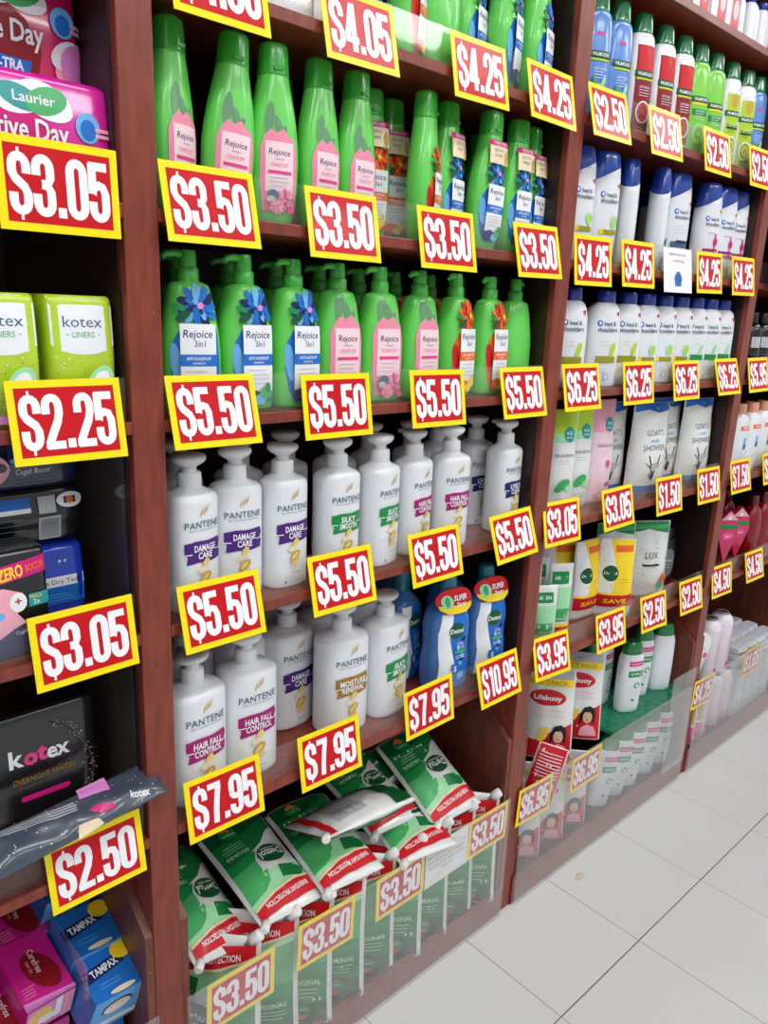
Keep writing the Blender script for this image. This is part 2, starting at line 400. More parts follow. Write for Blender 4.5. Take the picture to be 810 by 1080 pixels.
def glyph(c):
    T = 0.20
    six = [arc(cxg, .78, rg, .155, -20, 180)+arc(cxg, .22, rg, .155, 180, 360)+[(xR, .40)], arc(cxg, .41, rg, .13, 0, 165)]
    G = {'0': [(arc(cxg, .78, rg, .155, 180, 0)+arc(cxg, .22, rg, .155, 0, -180), True)],
         '1': [([(.25, 0), (.25, 1)], False), ([(.25, .90), (.16, .83), (.05, .79)], False)],
         '2': [([(xL, .64)]+arc(cxg, .78, rg, .155, 180, 0)+[(xR, .66), (.34, .5), (.2, .28), (xL+.01, .10), (xL+.01, .02)], False), ([(.03, .066), (.47, .066)], False)],
         '3': [([(xL, .66)]+arc(cxg, .78, rg, .155, 180, 0)+[(xR, .64), (.33, .53), (.2, .52)], False), ([(.2, .52), (.33, .50), (xR, .40)]+arc(cxg, .22, rg, .155, 0, -180)+[(xL, .36)], False)],
         '4': [([(.32, 0), (.32, 1)], False), ([(.30, .97), (.19, .64), (.07, .30)], False), ([(.0, .25), (.48, .25)], False)],
         '5': [([(.02, .935), (.45, .935)], False), ([(xL+.01, .98), (xL, .47)], False), ([(xL, .48), (.14, .59), (cxg, .625), (.34, .59), (xR, .47)]+arc(cxg, .22, rg, .155, 0, -180)+[(xL, .34)], False)],
         '6': [(q, False) for q in six], '9': [([(0.48-x, 1-y) for x, y in q], False) for q in six],
         '7': [([(.01, .935), (.47, .935)], False), ([(.385, .92), (.31, .62), (.25, .32), (.22, 0)], False)],
         '.': [([(.11, 0), (.11, .17)], False)],
         '$': [([(xR, .66)]+arc(cxg, .77, rg, .16, 0, 180)+[(xL, .68), (.14, .58), (.34, .44), (xR, .33)]+arc(cxg, .22, rg, .155, 0, -180)+[(xL, .35)], False), ([(cxg, -.09), (cxg, .08)], 0.03), ([(cxg, .92), (cxg, 1.07)], 0.03)]}
    V = []; F = []; lay = 0
    for pts, fl_ in G[c]:
        hx, hy = (HX, HY) if isinstance(fl_, bool) else (fl_, fl_)
        if c == '.': hx = .095
        v, f = ribbon(pts, hx, hy, fl_ is True); o = len(V); lay += 1; V += [(a, b, lay) for a, b in v]; F += [tuple(i+o for i in q) for q in f]
    return V, F
ADV = {'.': 0.24, '1': 0.42}
def sign_lettering(t):
    V = []; F = []; x = 0
    for n, c in enumerate(t):
        v, f = glyph(c); o = len(V); V += [(x+a, b, l+5*(n % 2)) for a, b, l in v]; F += [tuple(i+o for i in q) for q in f]; x += ADV.get(c, 0.51)
    x -= 0.03
    sx = 0.107/x; sz = 0.0615
    return mesh('lettering', [((a-x/2)*sx, -0.00165-0.00005*l, (b-0.5)*sz-SH/2) for a, b, l in V], F, mat('sign_white_ink', (246, 244, 248), rough=0.45, coat=0.16, crough=0.10, spec=0.2, var=0.02))
yel = mat('sign_yellow_card', (250, 226, 20), rough=0.45, coat=0.16, crough=0.10, spec=0.2, var=0.03); redm = mat('sign_red_ink', (200, 8, 24), rough=0.45, coat=0.16, crough=0.10, spec=0.2, var=0.06, scale=30)
BOARD = MB().box(-SW/2, SW/2, -0.0012, 0.0, -SH, 0).build('card', yel)
REDP = mesh('red_panel', [(-SW/2+.0085, -.00145, -SH+.0085), (SW/2-.0085, -.00145, -SH+.0085), (SW/2-.0085, -.00145, -.0085), (-SW/2+.0085, -.00145, -.0085)], [(0, 1, 2, 3)], redm)
_let = {}
def sign(t, x, z, tilt, rol, label, group, y=0.004):
    if t not in _let: _let[t] = sign_lettering(t)
    M = Matrix.Translation((x, y, z)) @ Matrix.Rotation(R(-tilt), 4, 'X') @ Matrix.Rotation(R(-rol), 4, 'Y')
    thing('price_sign', label, 'price sign', None, [('card', BOARD, [('red_panel', REDP), ('lettering', _let[t])])], group=group, M=M)
ROWS = [
 ('price signs in the left bay', 'left bay, %s', [('3.05', .349, 1.516, 2.9, .1, 'under the pink pad packs'), ('2.25', .340, 1.265, 10.9, .1, 'under the lime green packs'), ('3.05', .344, .988, 7.5, 1.1, 'under the navy pad packs'), ('2.50', .341, .671, 8.4, 1.2, 'under the silver-grey packet')]),
 ('price signs on the top shelf of the middle bay', '%s on the top shelf, middle bay', [('4.05', .545, 1.762, 12, 0, 0), ('4.05', .760, 1.762, 12.6, 1.0, 0), ('4.25', 1.008, 1.765, 10.7, 1.0, 0), ('4.25', 1.195, 1.766, 13.2, -1.2, 0)]),
 ('price signs under the flip-top shampoos', '%s under the tall green flip-top bottles', [('3.50', .529, 1.516, 13.4, .3, 0), ('3.50', .742, 1.514, 10.8, 0, 0), ('3.50', .956, 1.513, 11.2, -.1, 0), ('3.50', 1.192, 1.513, 13, 1.1, 0)]),
 ('price signs under the green pump bottles', '%s under the green pump bottles', [('5.50', .529, 1.265, 15.8, -.2, 0), ('5.50', .740, 1.261, 9.7, -.1, 0), ('5.50', .958, 1.262, 9.8, -.6, 0), ('5.50', 1.186, 1.262, 13.1, 0, 0)]),
 ('price signs under the white pump bottles', '%s under the upper white pump bottles', [('5.50', .537, .984, 14.3, .3, 0), ('5.50', .757, .983, 13.5, -.2, 0), ('5.50', .972, .983, 12.7, .5, 0), ('5.50', 1.188, .983, 17.4, 2, 0)]),
 ('price signs under the large white pump bottles', '%s under the large white and blue bottles', [('7.95', .539, .681, 10.9, -.2, 0), ('7.95', .743, .677, 10.5, -.4, 0), ('7.95', .983, .680, 7.4, 1.3, 0), ('10.95', 1.184, .677, 14.5, .4, 0)]),
 ('price signs on the bin of green pouches', '%s on the clear bin of green pouches', [('3.50', .566, .307, 0, -1.2, 0), ('3.50', .746, .312, 0, -2.5, 0), ('3.50', .929, .309, 0, .3, 0), ('3.50', 1.195, .310, 0, -.8, 0)]),
 ('price signs on the top shelf of the right bay', '%s under the green-capped bottles, right bay', [('2.50', 1.374, 1.769, 14.7, .7, 0), ('2.50', 1.588, 1.771, 11.9, .8, 0), ('2.50', 1.824, 1.772, 11, .1, 0), ('2.50', 2.060, 1.772, 10.2, .5, 0)]),
 ('price signs under the blue-capped shampoos', '%s under the blue-capped white shampoos', [('4.25', 1.378, 1.510, 6.9, .8, 0), ('4.25', 1.545, 1.514, 8.4, .5, 0), ('4.25', 1.872, 1.516, 7.6, 1.3, 0), ('4.25', 2.057, 1.518, 8.4, 1.1, 0)]),
 ('price signs under the white pump shampoos', '%s under the curved white shampoos', [('6.25', 1.379, 1.265, 11.9, 0, 0), ('6.25', 1.606, 1.266, 8.7, .3, 0), ('6.25', 1.826, 1.265, 10.1, .3, 0), ('6.25', 2.042, 1.267, 15.7, .3, 0)]),
 ('price signs under the tall pouches', '%s under the tall refill pouches', [('3.05', 1.360, .983, 10.7, -1.1, 0), ('3.05', 1.578, .983, 11.7, .8, 0), ('1.50', 1.821, .981, 9.7, -.7, 0), ('1.50', 2.038, .979, 10, -.8, 0)]),
 ('price signs under the short pouches', '%s under the yellow and green pouches', [('3.95', 1.371, .675, 14.3, -3.4, 0), ('3.95', 1.618, .670, 10.2, -1.5, 0), ('2.50', 1.823, .668, 11.1, -2.3, 0), ('2.50', 2.029, .666, 11.2, -1.8, 0)]),
 ('price signs on the red pouch bin', '%s on the clear bin of red pouches', [('6.95', 1.365, .310, 0, -2.9, 0), ('6.95', 1.578, .306, 0, -.7, 0)]),
 ('price signs in the far right bay', 'far right bay, %s', [('5.95', 2.241, 1.267, 11.7, .7, 'below the black bottles'), ('7.50', 2.232, .982, 11.6, -.5, 'below the peach-capped bottles'), ('7.50', 2.452, .982, 11, 0, 'cut by the frame edge'), ('4.50', 2.223, .669, 9.4, -1.9, 'beside the wooden upright'), ('4.50', 2.445, .671, 12.7, -1.2, 'second along the shelf'), ('4.25', 2.212, .312, 0, -3.2, 'behind the clear bin front by the upright'), ('1.65', 2.565, .312, 0, -.8, 'behind the clear bin front, furthest')]),
]
for grp, form, L in ROWS:
    for i, (t, x, z, ti, ro, extra) in enumerate(L):
        where = form % (extra or (ORD[i]+' from left'))
        inbin = 'bin' in where and 'clear' in where
        sign('$'+t, x, z, ti, ro, 'red $%s price sign, %s' % (t, where), grp, y=-0.0045 if inbin else 0.004)
# paper notices
def paper(x, z, tilt, rol, label, lines, deco=None, y=0.004, name='paper_notice'):
    pr = Print(lambda a, b, e: (a, -0.0006-e, b))
    for i, t in enumerate(lines): pr.text(t, -0.002, -0.013-0.0125*i, 0.0058, 'grey', wd=min(0.112, 0.0036*len(t)))
    if deco: deco(pr)
    M = Matrix.Translation((x, y, z)) @ Matrix.Rotation(R(-tilt), 4, 'X') @ Matrix.Rotation(R(-rol), 4, 'Y')
    thing(name, label, 'notice', None, [('sheet', MB().box(-.0645, .0645, -.0006, 0, -.096, 0).build('sheet', mat('white_paper', (238, 238, 238), rough=0.5, var=.02))), ('print', pr.build('print'))], M=M)
paper(1.063, .310, 0, .6, 'white typed notice between two signs on the green pouch bin', ['Dear Customers,', 'Please note that the Buy 1 get 1 Free', 'promotion is not valid in Singapore.', 'The price is for single unit only.', 'Thank you.'], y=-0.0045)
def deco_bag(p):
    p.ell(0, -.066, .017, .013, 'blue'); p.rect(-.015, .013, -.082, -.06, 'blue'); p.rect(-.008, .008, -.054, -.051, 'slate'); p.ell(.004, -.066, .008, .006, 'slate')
    p.text('reusable bag', 0, -.027, .005, 'red', wd=.05)
paper(1.717, 1.513, 8.4, .9, 'white paper notice with a blue bag picture among the $4.25 signs', ['please bring your own', '', 'when you shop with us', 'thank you'][:1], deco_bag)
def deco_blue(p):
    p.rect(-.06, .0, -.09, -.006, 'lblue'); p.ell(-.03, -.05, .02, .03, 'slate', rot=30); p.rect(.004, .006, -.09, -.006, 'slate'); p.rect(-.05, -.01, -.03, -.022, 'white')
paper(2.26, 1.535, 9, 0, 'blue and white printed leaflet on the far right upright', [], deco_blue, y=-.006)

# ================================================================== BOTTLES
green = mat('green_bottle_plastic', (100, 208, 84), rough=0.28, coat=0.3, var=0.05, sss=0.0)
gcap = mat('green_cap_plastic', (56, 166, 54), rough=0.25, coat=0.4)
gpump = mat('green_pump_plastic', (72, 178, 66), rough=0.3, coat=0.2)
white = mat('white_bottle_plastic', (226, 229, 234), rough=0.3, coat=0.25, var=0.015)
whitep = mat('white_pump_plastic', (222, 224, 226), rough=0.35, var=0.02)

# ---- green flip-top shampoo
RF = Body([(0, .024, .017), (.004, .027, .020), (.04, .033, .0225), (.085, .0355, .0235), (.13, .0315, .0215), (.165, .0245, .0195), (.184, .0205, .0180)], k=4)
RFb = RF.build('body', green)
RFc = Body([(.184, .0208, .0183), (.186, .0212, .0187), (.19, .0208, .0185), (.212, .0195, .0175), (.220, .0185, .0165), (.2225, .0165, .0145)], k=3).build('cap', gcap)
RFh = MB().box(-.007, .007, -.0205, -.017, .19, .194).build('cap_thumb_tab', gcap)
def rej_print(surf, kind, k=1.0, z0=0.0, tall=1.0, xo=0.0):
    p = Print(surf)
    Z = lambda z: z0+z*k*tall
    X = lambda x: x*k+xo
    if kind == 'pink':
        p.ell(X(-.013), Z(.131), .0060*k, .020*k, 'leafgrey', rot=-8); p.ell(X(-.001), Z(.122), .0052*k, .014*k, 'leafgrey', rot=22); p.ell(X(.006), Z(.116), .004*k, .009*k, 'leafgrey', rot=-30)
        p.poly([(X(-.022), Z(.016)), (X(.022), Z(.016)), (X(.0255), Z(.05)), (X(.026), Z(.09)), (X(.022), Z(.108)), (X(.012), Z(.112)), (X(.006), Z(.120)), (X(-.004), Z(.114)), (X(-.012), Z(.118)), (X(-.020), Z(.110)), (X(-.026), Z(.095)), (X(-.026), Z(.05))], 'rose')
        p.rect(X(-.0195), X(.0205), Z(.042), Z(.103), 'blush')
        p.text('Rejoice', X(0), Z(.0905), .0075*k, 'navy', wd=.031*k, shear=.15, bold=.006)
        p.text('shampoo', X(0), Z(.0820), .0028*k, 'grey', wd=.013*k); p.text('PARFUM', X(0), Z(.0745), .0055*k, 'rose', wd=.024*k)
        p.rect(X(-.0165), X(.0175), Z(.0635), Z(.0675), 'hotpink'); p.lines(X(-.014), X(.015), Z(.058), 3, .005*k, 'lgrey')
        p.bloom(X(.009), Z(.032), .014*k, ('hotpink', 'pink', 'rose')); p.ell(X(-.011), Z(.036), .008*k, .007*k, 'slate'); p.ell(X(-.014), Z(.031), .006*k, .004*k, 'lgrey'); p.bloom(X(-.006), Z(.022), .010*k, ('pink', 'rose')); p.ell(X(.014), Z(.018), .005*k, .004*k, 'hotpink')
    else:
        bl = kind == 'blue'
        c1, c2, c3 = ('blue', 'navy', 'lblue') if bl else ('orange', 'red', 'yellow')
        p.poly([(X(-.014), Z(.014)), (X(.014), Z(.016)), (X(.025), Z(.032)), (X(.027), Z(.06)), (X(.024), Z(.10)), (X(-.016), Z(.10)), (X(-.025), Z(.085)), (X(-.027), Z(.055)), (X(-.022), Z(.028))], c1)
        p.ell(X(-.021), Z(.062), .006*k, .022*k, c3 if bl else 'red', rot=8); p.ell(X(.020), Z(.028), .008*k, .012*k, 'teal' if bl else 'orange')
        p.bloom(X(.004), Z(.124), .023*k, (c1, c2, c1, c3) if bl else ('orange', 'red', 'orange')); p.ell(X(.005), Z(.124), .0035*k, .0035*k, 'lilac' if bl else 'yellow'); p.ell(X(-.014), Z(.113), .009*k, .004*k, 'dgreen', rot=30); p.ell(X(-.018), Z(.122), .007*k, .003*k, 'green', rot=-20)
        p.rect(X(-.018), X(.021), Z(.030), Z(.105), 'white')
        p.text('Rejoice', X(.001), Z(.0945), .0080*k, 'navy', wd=.032*k, shear=.15, bold=.006); p.text('3in1', X(.003), Z(.0840), .0065*k, 'navy', wd=.012*k)
        p.rect(X(-.018), X(.021), Z(.060), Z(.0725), 'blue' if bl else 'orange'); p.text('ANTI-DANDRUFF' if bl else 'SOFT & SMOOTH', X(.0015), Z(.0680), .0035*k, 'white', wd=.027*k, bold=.01); p.text('SHAMPOO', X(.0015), Z(.0630), .0026*k, 'white', wd=.014*k)
        p.lines(X(-.013), X(.016), Z(.054), 4, .005*k, 'lgrey')
        p.ell(X(-.008), Z(.024), .012*k, .008*k, c2 if bl else 'orange'); p.ell(X(.003), Z(.021), .008*k, .006*k, c3); p.ell(X(.010), Z(.028), .008*k, .007*k, 'mgreen' if bl else 'yellow'); p.ell(X(.013), Z(.034), .004*k, .006*k, 'green' if bl else 'lgold')
    return p
def neck_tag(p):
    p.rect(-.021, .021, .138, .166, 'cream'); p.rect(-.023, .023, .166, .174, 'magenta'); p.text('PERFUMED', 0, .170, .0045, 'white', wd=.028)
    p.text('SMOOTH', -.004, .159, .004, 'grey', wd=.02); p.text('SHINE', -.004, .151, .004, 'grey', wd=.016); p.ell(.015, .150, .004, .011, 'gold')
    return p
RFL = {k: rej_print(RF.surf, k).build() for k in ('pink', 'blue', 'orange')}
for k in ('blue', 'orange'): RFL[k+'t'] = neck_tag(rej_print(RF.surf, k)).build()
def flip(label, loc, kind, rz=0, lean=0, group=None, scale=1.0, nm='shampoo_bottle'):
    parts = [('body', RFb), ('cap', RFc, [('cap_thumb_tab', RFh)])]
    if kind: parts.append(('label', RFL[kind]))
    thing(nm, label, 'bottle', loc, parts, rot=(0, R(lean), R(rz)), group=group, scale=scale)
CN = {'pink': 'pink floral', 'blue': 'blue flower', 'orange': 'orange flower', 'bluet': 'blue flower', 'oranget': 'orange flower'}
G = 'green flip-top shampoo bottles'
for i, (x, y, k, rz, ln) in enumerate([(.512, .060, 'pink', 22, 0), (.582, .050, 'pink', -6, 4), (.655, .045, 'pink', -12, 0), (.735, .050, 'pink', 4, 0), (.806, .052, 'pink', 4, 0), (.880, .104, 'oranget', -14, 0), (.944, .124, 'oranget', -14, 0), (.944, .046, 'orange', 28, 0), (1.012, .062, 'bluet', 12, 0), (1.090, .044, 'bluet', -4, 3), (1.172, .046, 'bluet', -4, 1.5), (1.237, .062, 'bluet', 8, 0)]):
    flip('tall green flip-top bottle with %s label, %s from left in its row' % (CN[k], ORD[i]), (x, y, S2), k, rz, ln, G)
for i, x in enumerate([.560, .665, .750, .825, .990, 1.075, 1.155, 1.225]):
    flip('green flip-top bottle in the shadowed back row, %s from left' % ORD[i], (x, .165 if i < 4 else .18, S2), 'pink' if i < 4 else 'blue', 0, 0, 'green flip-top bottles in the back row')
for i, (x, y, k, rz) in enumerate([(.905, .062, 'orange', 30), (.966, .050, None, 0), (1.000, .125, 'orange', 10), (1.050, .070, 'blue', 20), (1.118, .048, 'blue', 22), (1.205, .050, 'blue', 18)]):
    flip('green shampoo bottle cut off by the top of the photo, %s from left' % ORD[i], (x, y, S1), k, rz, 0, 'green bottles on the top shelf', 1.08)

# ---- green pump shampoo
RP = Body([(0, .036, .021, 3), (.004, .0395, .0255, 3), (.03, .0415, .027, 3), (.085, .0405, .027, 3), (.125, .0355, .0255, 2.8), (.155, .0295, .023, 2.6), (.166, .026, .020, 2.4), (.1705, .016, .014, 2.1)], k=4)
RPb = RP.build('body', green)
RPcol = MB().lathe([(.0135, .169), (.0135, .169), (.0145, .171), (.0145, .186), (.0125, .188), (.0125, .188)]).build('collar', gpump)
RPh = MB().lathe([(.0115, .187), (.0115, .187), (.0118, .192), (.0112, .205), (.0100, .209), (.0100, .209)], seg=18).build('pump_head', gpump)
RPn = MB().tube([(-.006, -.002, .2035), (-.018, -.005, .2045), (-.030, -.008, .203), (-.035, -.0095, .1985)], [.0055, .0050, .0042, .0036], 8).build('nozzle', gpump)
RPL = {k: rej_print(RP.surf, k, 1.22, -.008, .98, xo=.002).build() for k in ('pink', 'blue', 'orange')}
def pump(label, loc, kind, rz=0, group=None):
    parts = [('body', RPb), ('collar', RPcol), ('pump_head', RPh, [('nozzle', RPn)])]
    if kind: parts.append(('label', RPL[kind]))
    thing('pump_shampoo_bottle', label, 'pump bottle', loc, parts, rot=(0, 0, R(rz)), group=group)
for i, (x, y, k, rz) in enumerate([(.527, .052, 'blue', -14), (.609, .048, 'blue', 0), (.693, .048, 'blue', 2), (.777, .050, 'pink', 0), (.864, .050, 'pink', -2), (.954, .050, 'pink', 4), (1.043, .050, 'orange', 8), (1.135, .050, 'orange', 6), (1.217, .056, None, 180)]):
    lab = 'green pump bottle with %s label, %s from left in its row' % (CN[k], ORD[i]) if k else 'green pump bottle turned backwards with no label, rightmost in its row'
    pump(lab, (x, y, S3), k, rz, 'green pump shampoo bottles')
for i, x in enumerate([.565, .65, .735, .82, .905, .99, 1.08, 1.16]):
    pump('green pump bottle in the shadow behind the front row, %s from left' % ORD[i], (x, .150, S3), 'blue' if i < 4 else 'orange', 0, 'green pump bottles in the back row')

# ---- white pump bottles with brush-stroke labels
def pan_body(k, hb, hs):
    a, b = .0385*k[0], .0300*k[1]
    return Body([(0, a*.90, b*.88, 2.7), (.004, a*.985, b*.98, 2.7), (.012, a, b, 2.7), (hb*.5, a, b, 2.7), (hb-.010, a, b, 2.7), (hb-.003, a*.975, b*.97, 2.7), (hb+.002, a*.90, b*.90, 2.6), (hb+.006, a*.66, b*.72, 2.4), (hs, .0168, .0168, 2.1)], k=4)
def pan_pump(h0, s=1.0):
    col = MB().lathe([(.0165*s, h0-.001), (.0165*s, h0-.001), (.0172*s, h0+.002), (.0168*s, h0+.0185), (.0158*s, h0+.021), (.0158*s, h0+.021), (.0110*s, h0+.0215), (.0100*s, h0+.030), (.0100*s, h0+.030)], seg=26).build('collar', whitep)
    hd = MB().lathe([(.0105*s, h0+.027), (.0115*s, h0+.0285), (.0165*s, h0+.0310), (.0220*s, h0+.0345), (.0248*s, h0+.0380), (.0253*s, h0+.0410), (.0240*s, h0+.0440), (.0190*s, h0+.0460), (.0120*s, h0+.0470), (.0040*s, h0+.0474)], seg=28, sy_=.86).build('pump_head', whitep)
    nz = MB().tube([(0, .012, h0+.039), (0, .024*s, h0+.0415), (0, .034*s, h0+.0395)], [.0055, .0048, .0036], 8).build('nozzle', whitep)
    return col, hd, nz
def pan_print(B, col, l1, l2, k=1.0, z0=0.0):
    p = Print(B.surf); k *= 1.13; z0 -= .013; Z = lambda z: z0+z*k; X = lambda x: x*k
    for i in range(3): p.poly([(X(-.0055+.004*i), Z(.134+.002*i)), (X(-.0025+.004*i), Z(.1375+.002*i)), (X(.0005+.004*i), Z(.148+.002*i)), (X(-.0035+.004*i), Z(.1405+.002*i))], 'gold')
    p.text('PANTENE', 0, Z(.1255), .0082*k, 'slate', wd=.050*k, spacing=1.05, bold=.006); p.text('PRO-VITAMIN SHAMPOO', X(.001), Z(.1185), .0022*k, 'grey', wd=.042*k)
    p.poly([(X(-.026), Z(.103)), (X(-.012), Z(.1055)), (X(.004), Z(.1045)), (X(.024), Z(.1065)), (X(.0265), Z(.099)), (X(.0235), Z(.092)), (X(.026), Z(.0895)), (X(.025), Z(.079)), (X(.006), Z(.0765)), (X(-.008), Z(.078)), (X(-.024), Z(.076)), (X(-.0225), Z(.086)), (X(-.026), Z(.0905))], col)
    p.rect(X(-.0265), X(-.017), Z(.0885), Z(.0898), 'white'); p.rect(X(.018), X(.0265), Z(.0905), Z(.0917), 'white')
    p.text(l1, X(.001), Z(.0960), .0080*k, 'white', wd=(.0052*len(l1) if len(l1) < 9 else .038)*k, bold=.025); p.text(l2, X(.001), Z(.0865), .0080*k, 'white', wd=min(.036, .0052*len(l2))*k, bold=.025)
    p.ell(X(.002), Z(.0765), .0060*k, .0042*k, 'lgold', rot=50); p.ell(X(-.004), Z(.068), .0065*k, .0042*k, 'cream', rot=10); p.ell(X(.001), Z(.0575), .0095*k, .0055*k, 'gold', rot=42); p.ell(X(.000), Z(.0575), .0070*k, .0030*k, 'lgold', rot=42); p.ell(X(.001), Z(.0475), .0075*k, .0035*k, 'lgold', rot=20)
    p.text('SHAMPOO', X(.003), Z(.034), .0028*k, 'grey', wd=.014*k); p.text('UP TO 72H STRENGTH', X(.001), Z(.028), .0022*k, 'lgrey', wd=.028*k); p.text('AND VISIBLE SHINE', X(.002), Z(.023), .0022*k, 'lgrey', wd=.024*k); p.ell(X(-.015), Z(.022), .0015*k, .0022*k, 'slate')
    return p.build()
PV = {'purple': ('purple', 'DAMAGE', 'CARE', 'purple'), 'green': ('green', 'SILKY', 'SMOOTH', 'green'), 'pink': ('violet', 'HAIR FALL', 'CONTROL', 'magenta'), 'blue': ('navy', 'LIVELY', 'CLEAN', 'navy blue'), 'gold': ('bronze', 'MOISTURE', 'RENEWAL', 'bronze')}
PB1 = pan_body((1, 1), .167, .178); PB2 = pan_body((1.27, 1.25), .178, .190)
PM1 = PB1.build('body', white); PM2 = PB2.build('body', white)
PP1 = pan_pump(.177); PP2 = pan_pump(.189, 1.05)
_pl = {}
def pant(label, loc, var, rz=0, big=False, group=None):
    key = (var, big)
    if key not in _pl:
        c, a, b, _ = PV[var]; _pl[key] = pan_print(PB2 if big else PB1, c, a, b, 1.16 if big else 1.0, -.012 if big else 0)
    pp = PP2 if big else PP1
    thing('large_pump_bottle' if big else 'white_pump_bottle', label, 'pump bottle', loc, [('body', PM2 if big else PM1), ('collar', pp[0]), ('pump_head', pp[1], [('nozzle', pp[2])]), ('label', _pl[key])], rot=(0, 0, R(rz)), group=group)
G = 'white pump bottles on the upper shelf'
for i, (x, y, v, rz) in enumerate([(.521, .050, 'purple', 8), (.602, .062, 'purple', -8), (.683, .056, 'purple', 2), (.786, .050, 'green', 0), (.875, .046, 'green', 12), (.966, .056, 'pink', 12), (1.055, .048, 'pink', -6), (1.222, .054, 'blue', 6)]):
    pant('white pump bottle with %s brush-stroke label, %s from left, upper row' % (PV[v][3], ORD[i]), (x, y, S4), v, rz, False, G)
pant('white pump bottle with navy blue label half hidden behind its neighbours', (1.213, .124, S4), 'blue', -4, False, G)
for i, (x, y) in enumerate([(.555, .150), (.655, .135), (.755, .150), (.85, .135), (.945, .150), (1.04, .135), (1.125, .150), (1.225, .205)]):
    pant('white pump bottle in the back of the upper row, %s from left' % ORD[i], (x, y, S4), 'purple' if i < 3 else 'green', 0, False, 'white pump bottles at the back of the upper shelf')
G = 'large white pump bottles on the lower shelf'
for i, (x, y, v, rz) in enumerate([(.5235, .060, 'pink', 4), (.6245, .070, 'pink', -2), (.762, .150, 'purple', 4), (.826, .074, 'gold', -4), (.930, .074, 'green', 10)]):
    pant('large white pump bottle with %s brush-stroke label, %s from left, lower row' % (PV[v][3], ORD[i]), (x, y, S5), v, rz, True, G)
for i, (x, y) in enumerate([(.57, .175), (.667, .165), (.70, .27), (.862, .175), (.96, .18), (.81, .28), (.92, .29)]):
    pant('large white pump bottle standing behind the lower front row, %s from left' % ORD[i], (x, y, S5), 'purple' if i < 3 else 'green', 0, True, 'large white pump bottles at the back')

# ---- blue antibacterial wash with red neck tag
DB = Body([(0, .040, .026, 2.8), (.005, .045, .032, 2.8), (.05, .047, .035, 2.8), (.09, .0435, .033, 2.6), (.125, .0455, .034, 2.6), (.155, .040, .030, 2.5), (.172, .024, .020, 2.3), (.180, .0145, .0145, 2.0)], k=4)
dblue = tinted('clear_blue_plastic', (92, 150, 220), 0.40); teal = mat('teal_cap', (20, 120, 140), rough=.2, coat=.4)
DBb = DB.build('body', dblue); DBc = MB().lathe([(.0150, .178), (.0150, .178), (.0175, .181), (.0168, .200), (.0155, .218), (.0120, .224), (.0120, .224), (.0040, .2245)], seg=22).build('cap', teal)
pr = Print(DB.surf); pr.poly([(-.036, .010), (.036, .010), (.033, .06), (.036, .12), (.028, .156), (-.028, .156), (-.036, .12), (-.033, .06)], 'blue')
pr.poly([(-.036, .010), (-.010, .010), (-.002, .06), (-.014, .11), (-.006, .156), (-.028, .156), (-.036, .12), (-.033, .06)], 'white')
for q in range(9): pr.ell(random.uniform(0, .024), random.uniform(.02, .14), .006, .004, 'lblue' if q % 2 else 'navy', rot=q*40, n=10)
pr.ell(.0, .124, .017, .0155, 'dgreen'); pr.text('Dettol', .0, .124, .009, 'white', wd=.030, bold=.02); pr.text('COOL', .010, .097, .006, 'white', wd=.016); pr.text('ODOUR', .010, .089, .005, 'white', wd=.018); pr.rect(-.002, .024, .078, .084, 'mgreen'); pr.lines(0, .024, .072, 2, .004, 'white')
pr.poly([(-.010, .058), (.008, .058), (.008, .046), (-.001, .036), (-.010, .046)], 'blue'); pr.text('S', -.001, .048, .010, 'white', bold=.03); pr.ell(.012, .034, .008, .007, 'lblue')
DBl = pr.build()
def dtag():
    p = Print(lambda x, z, e: (x, -.0365-e+.35*max(0, z-.165)+7*x*x, z)); M_ = MB()
    n = 20; pts = [(.042*math.cos(2*math.pi*i/n), .181+.024*math.sin(2*math.pi*i/n)) for i in range(n)]
    f = lambda x, z, e=0: (x, -.0365-e+.35*max(0, z-.165)+7*x*x, z)
    V = [f(*q) for q in pts]+[(a, b+.0012, c) for a, b, c in (f(*q) for q in pts)]
    F = [tuple(range(n)), tuple(reversed(range(n, 2*n)))]+[(i, n+i, n+(i+1) % n, (i+1) % n) for i in range(n)]
    base = mesh('neck_tag', V, F, ink('red'))
    p.poly([(-.039, .174), (.039, .174), (.036, .167), (.020, .1590), (-.020, .1590), (-.036, .167)], 'yellow'); p.ell(-.021, .181, .012, .012, 'lgreen'); p.ell(-.021, .181, .005, .009, 'mgreen')
    p.text('SUPER', .008, .187, .009, 'white', wd=.032, bold=.03, shear=.2); p.text('Saver', .008, .176, .007, 'white', wd=.024, bold=.02, shear=.2)
    return base, p.build('tag_print', de=.0003)
DT = dtag()
for lab, x, y, tagd, rz in [('blue body wash bottle with red neck tag beside the white pump bottle', 1.092, .066, 1, -10), ('blue body wash bottle with red neck tag beside the right upright', 1.206, .064, 1, -12), ('blue body wash bottle behind the left red-tagged one', 1.045, .150, 0, 10), ('blue body wash bottle behind the right red-tagged one', 1.180, .145, 0, 0), ('blue body wash bottle at the back of the lower shelf', 1.09, .235, 0, 0)]:
    parts = [('body', DBb), ('cap', DBc), ('label', DBl)]
    if tagd: parts.append(('neck_tag', DT[0], [('tag_print', DT[1])]))
    thing('body_wash_bottle', lab, 'bottle', (x, y, S5), parts, rot=(0, 0, R(rz)), group='blue body wash bottles', scale=1.06)

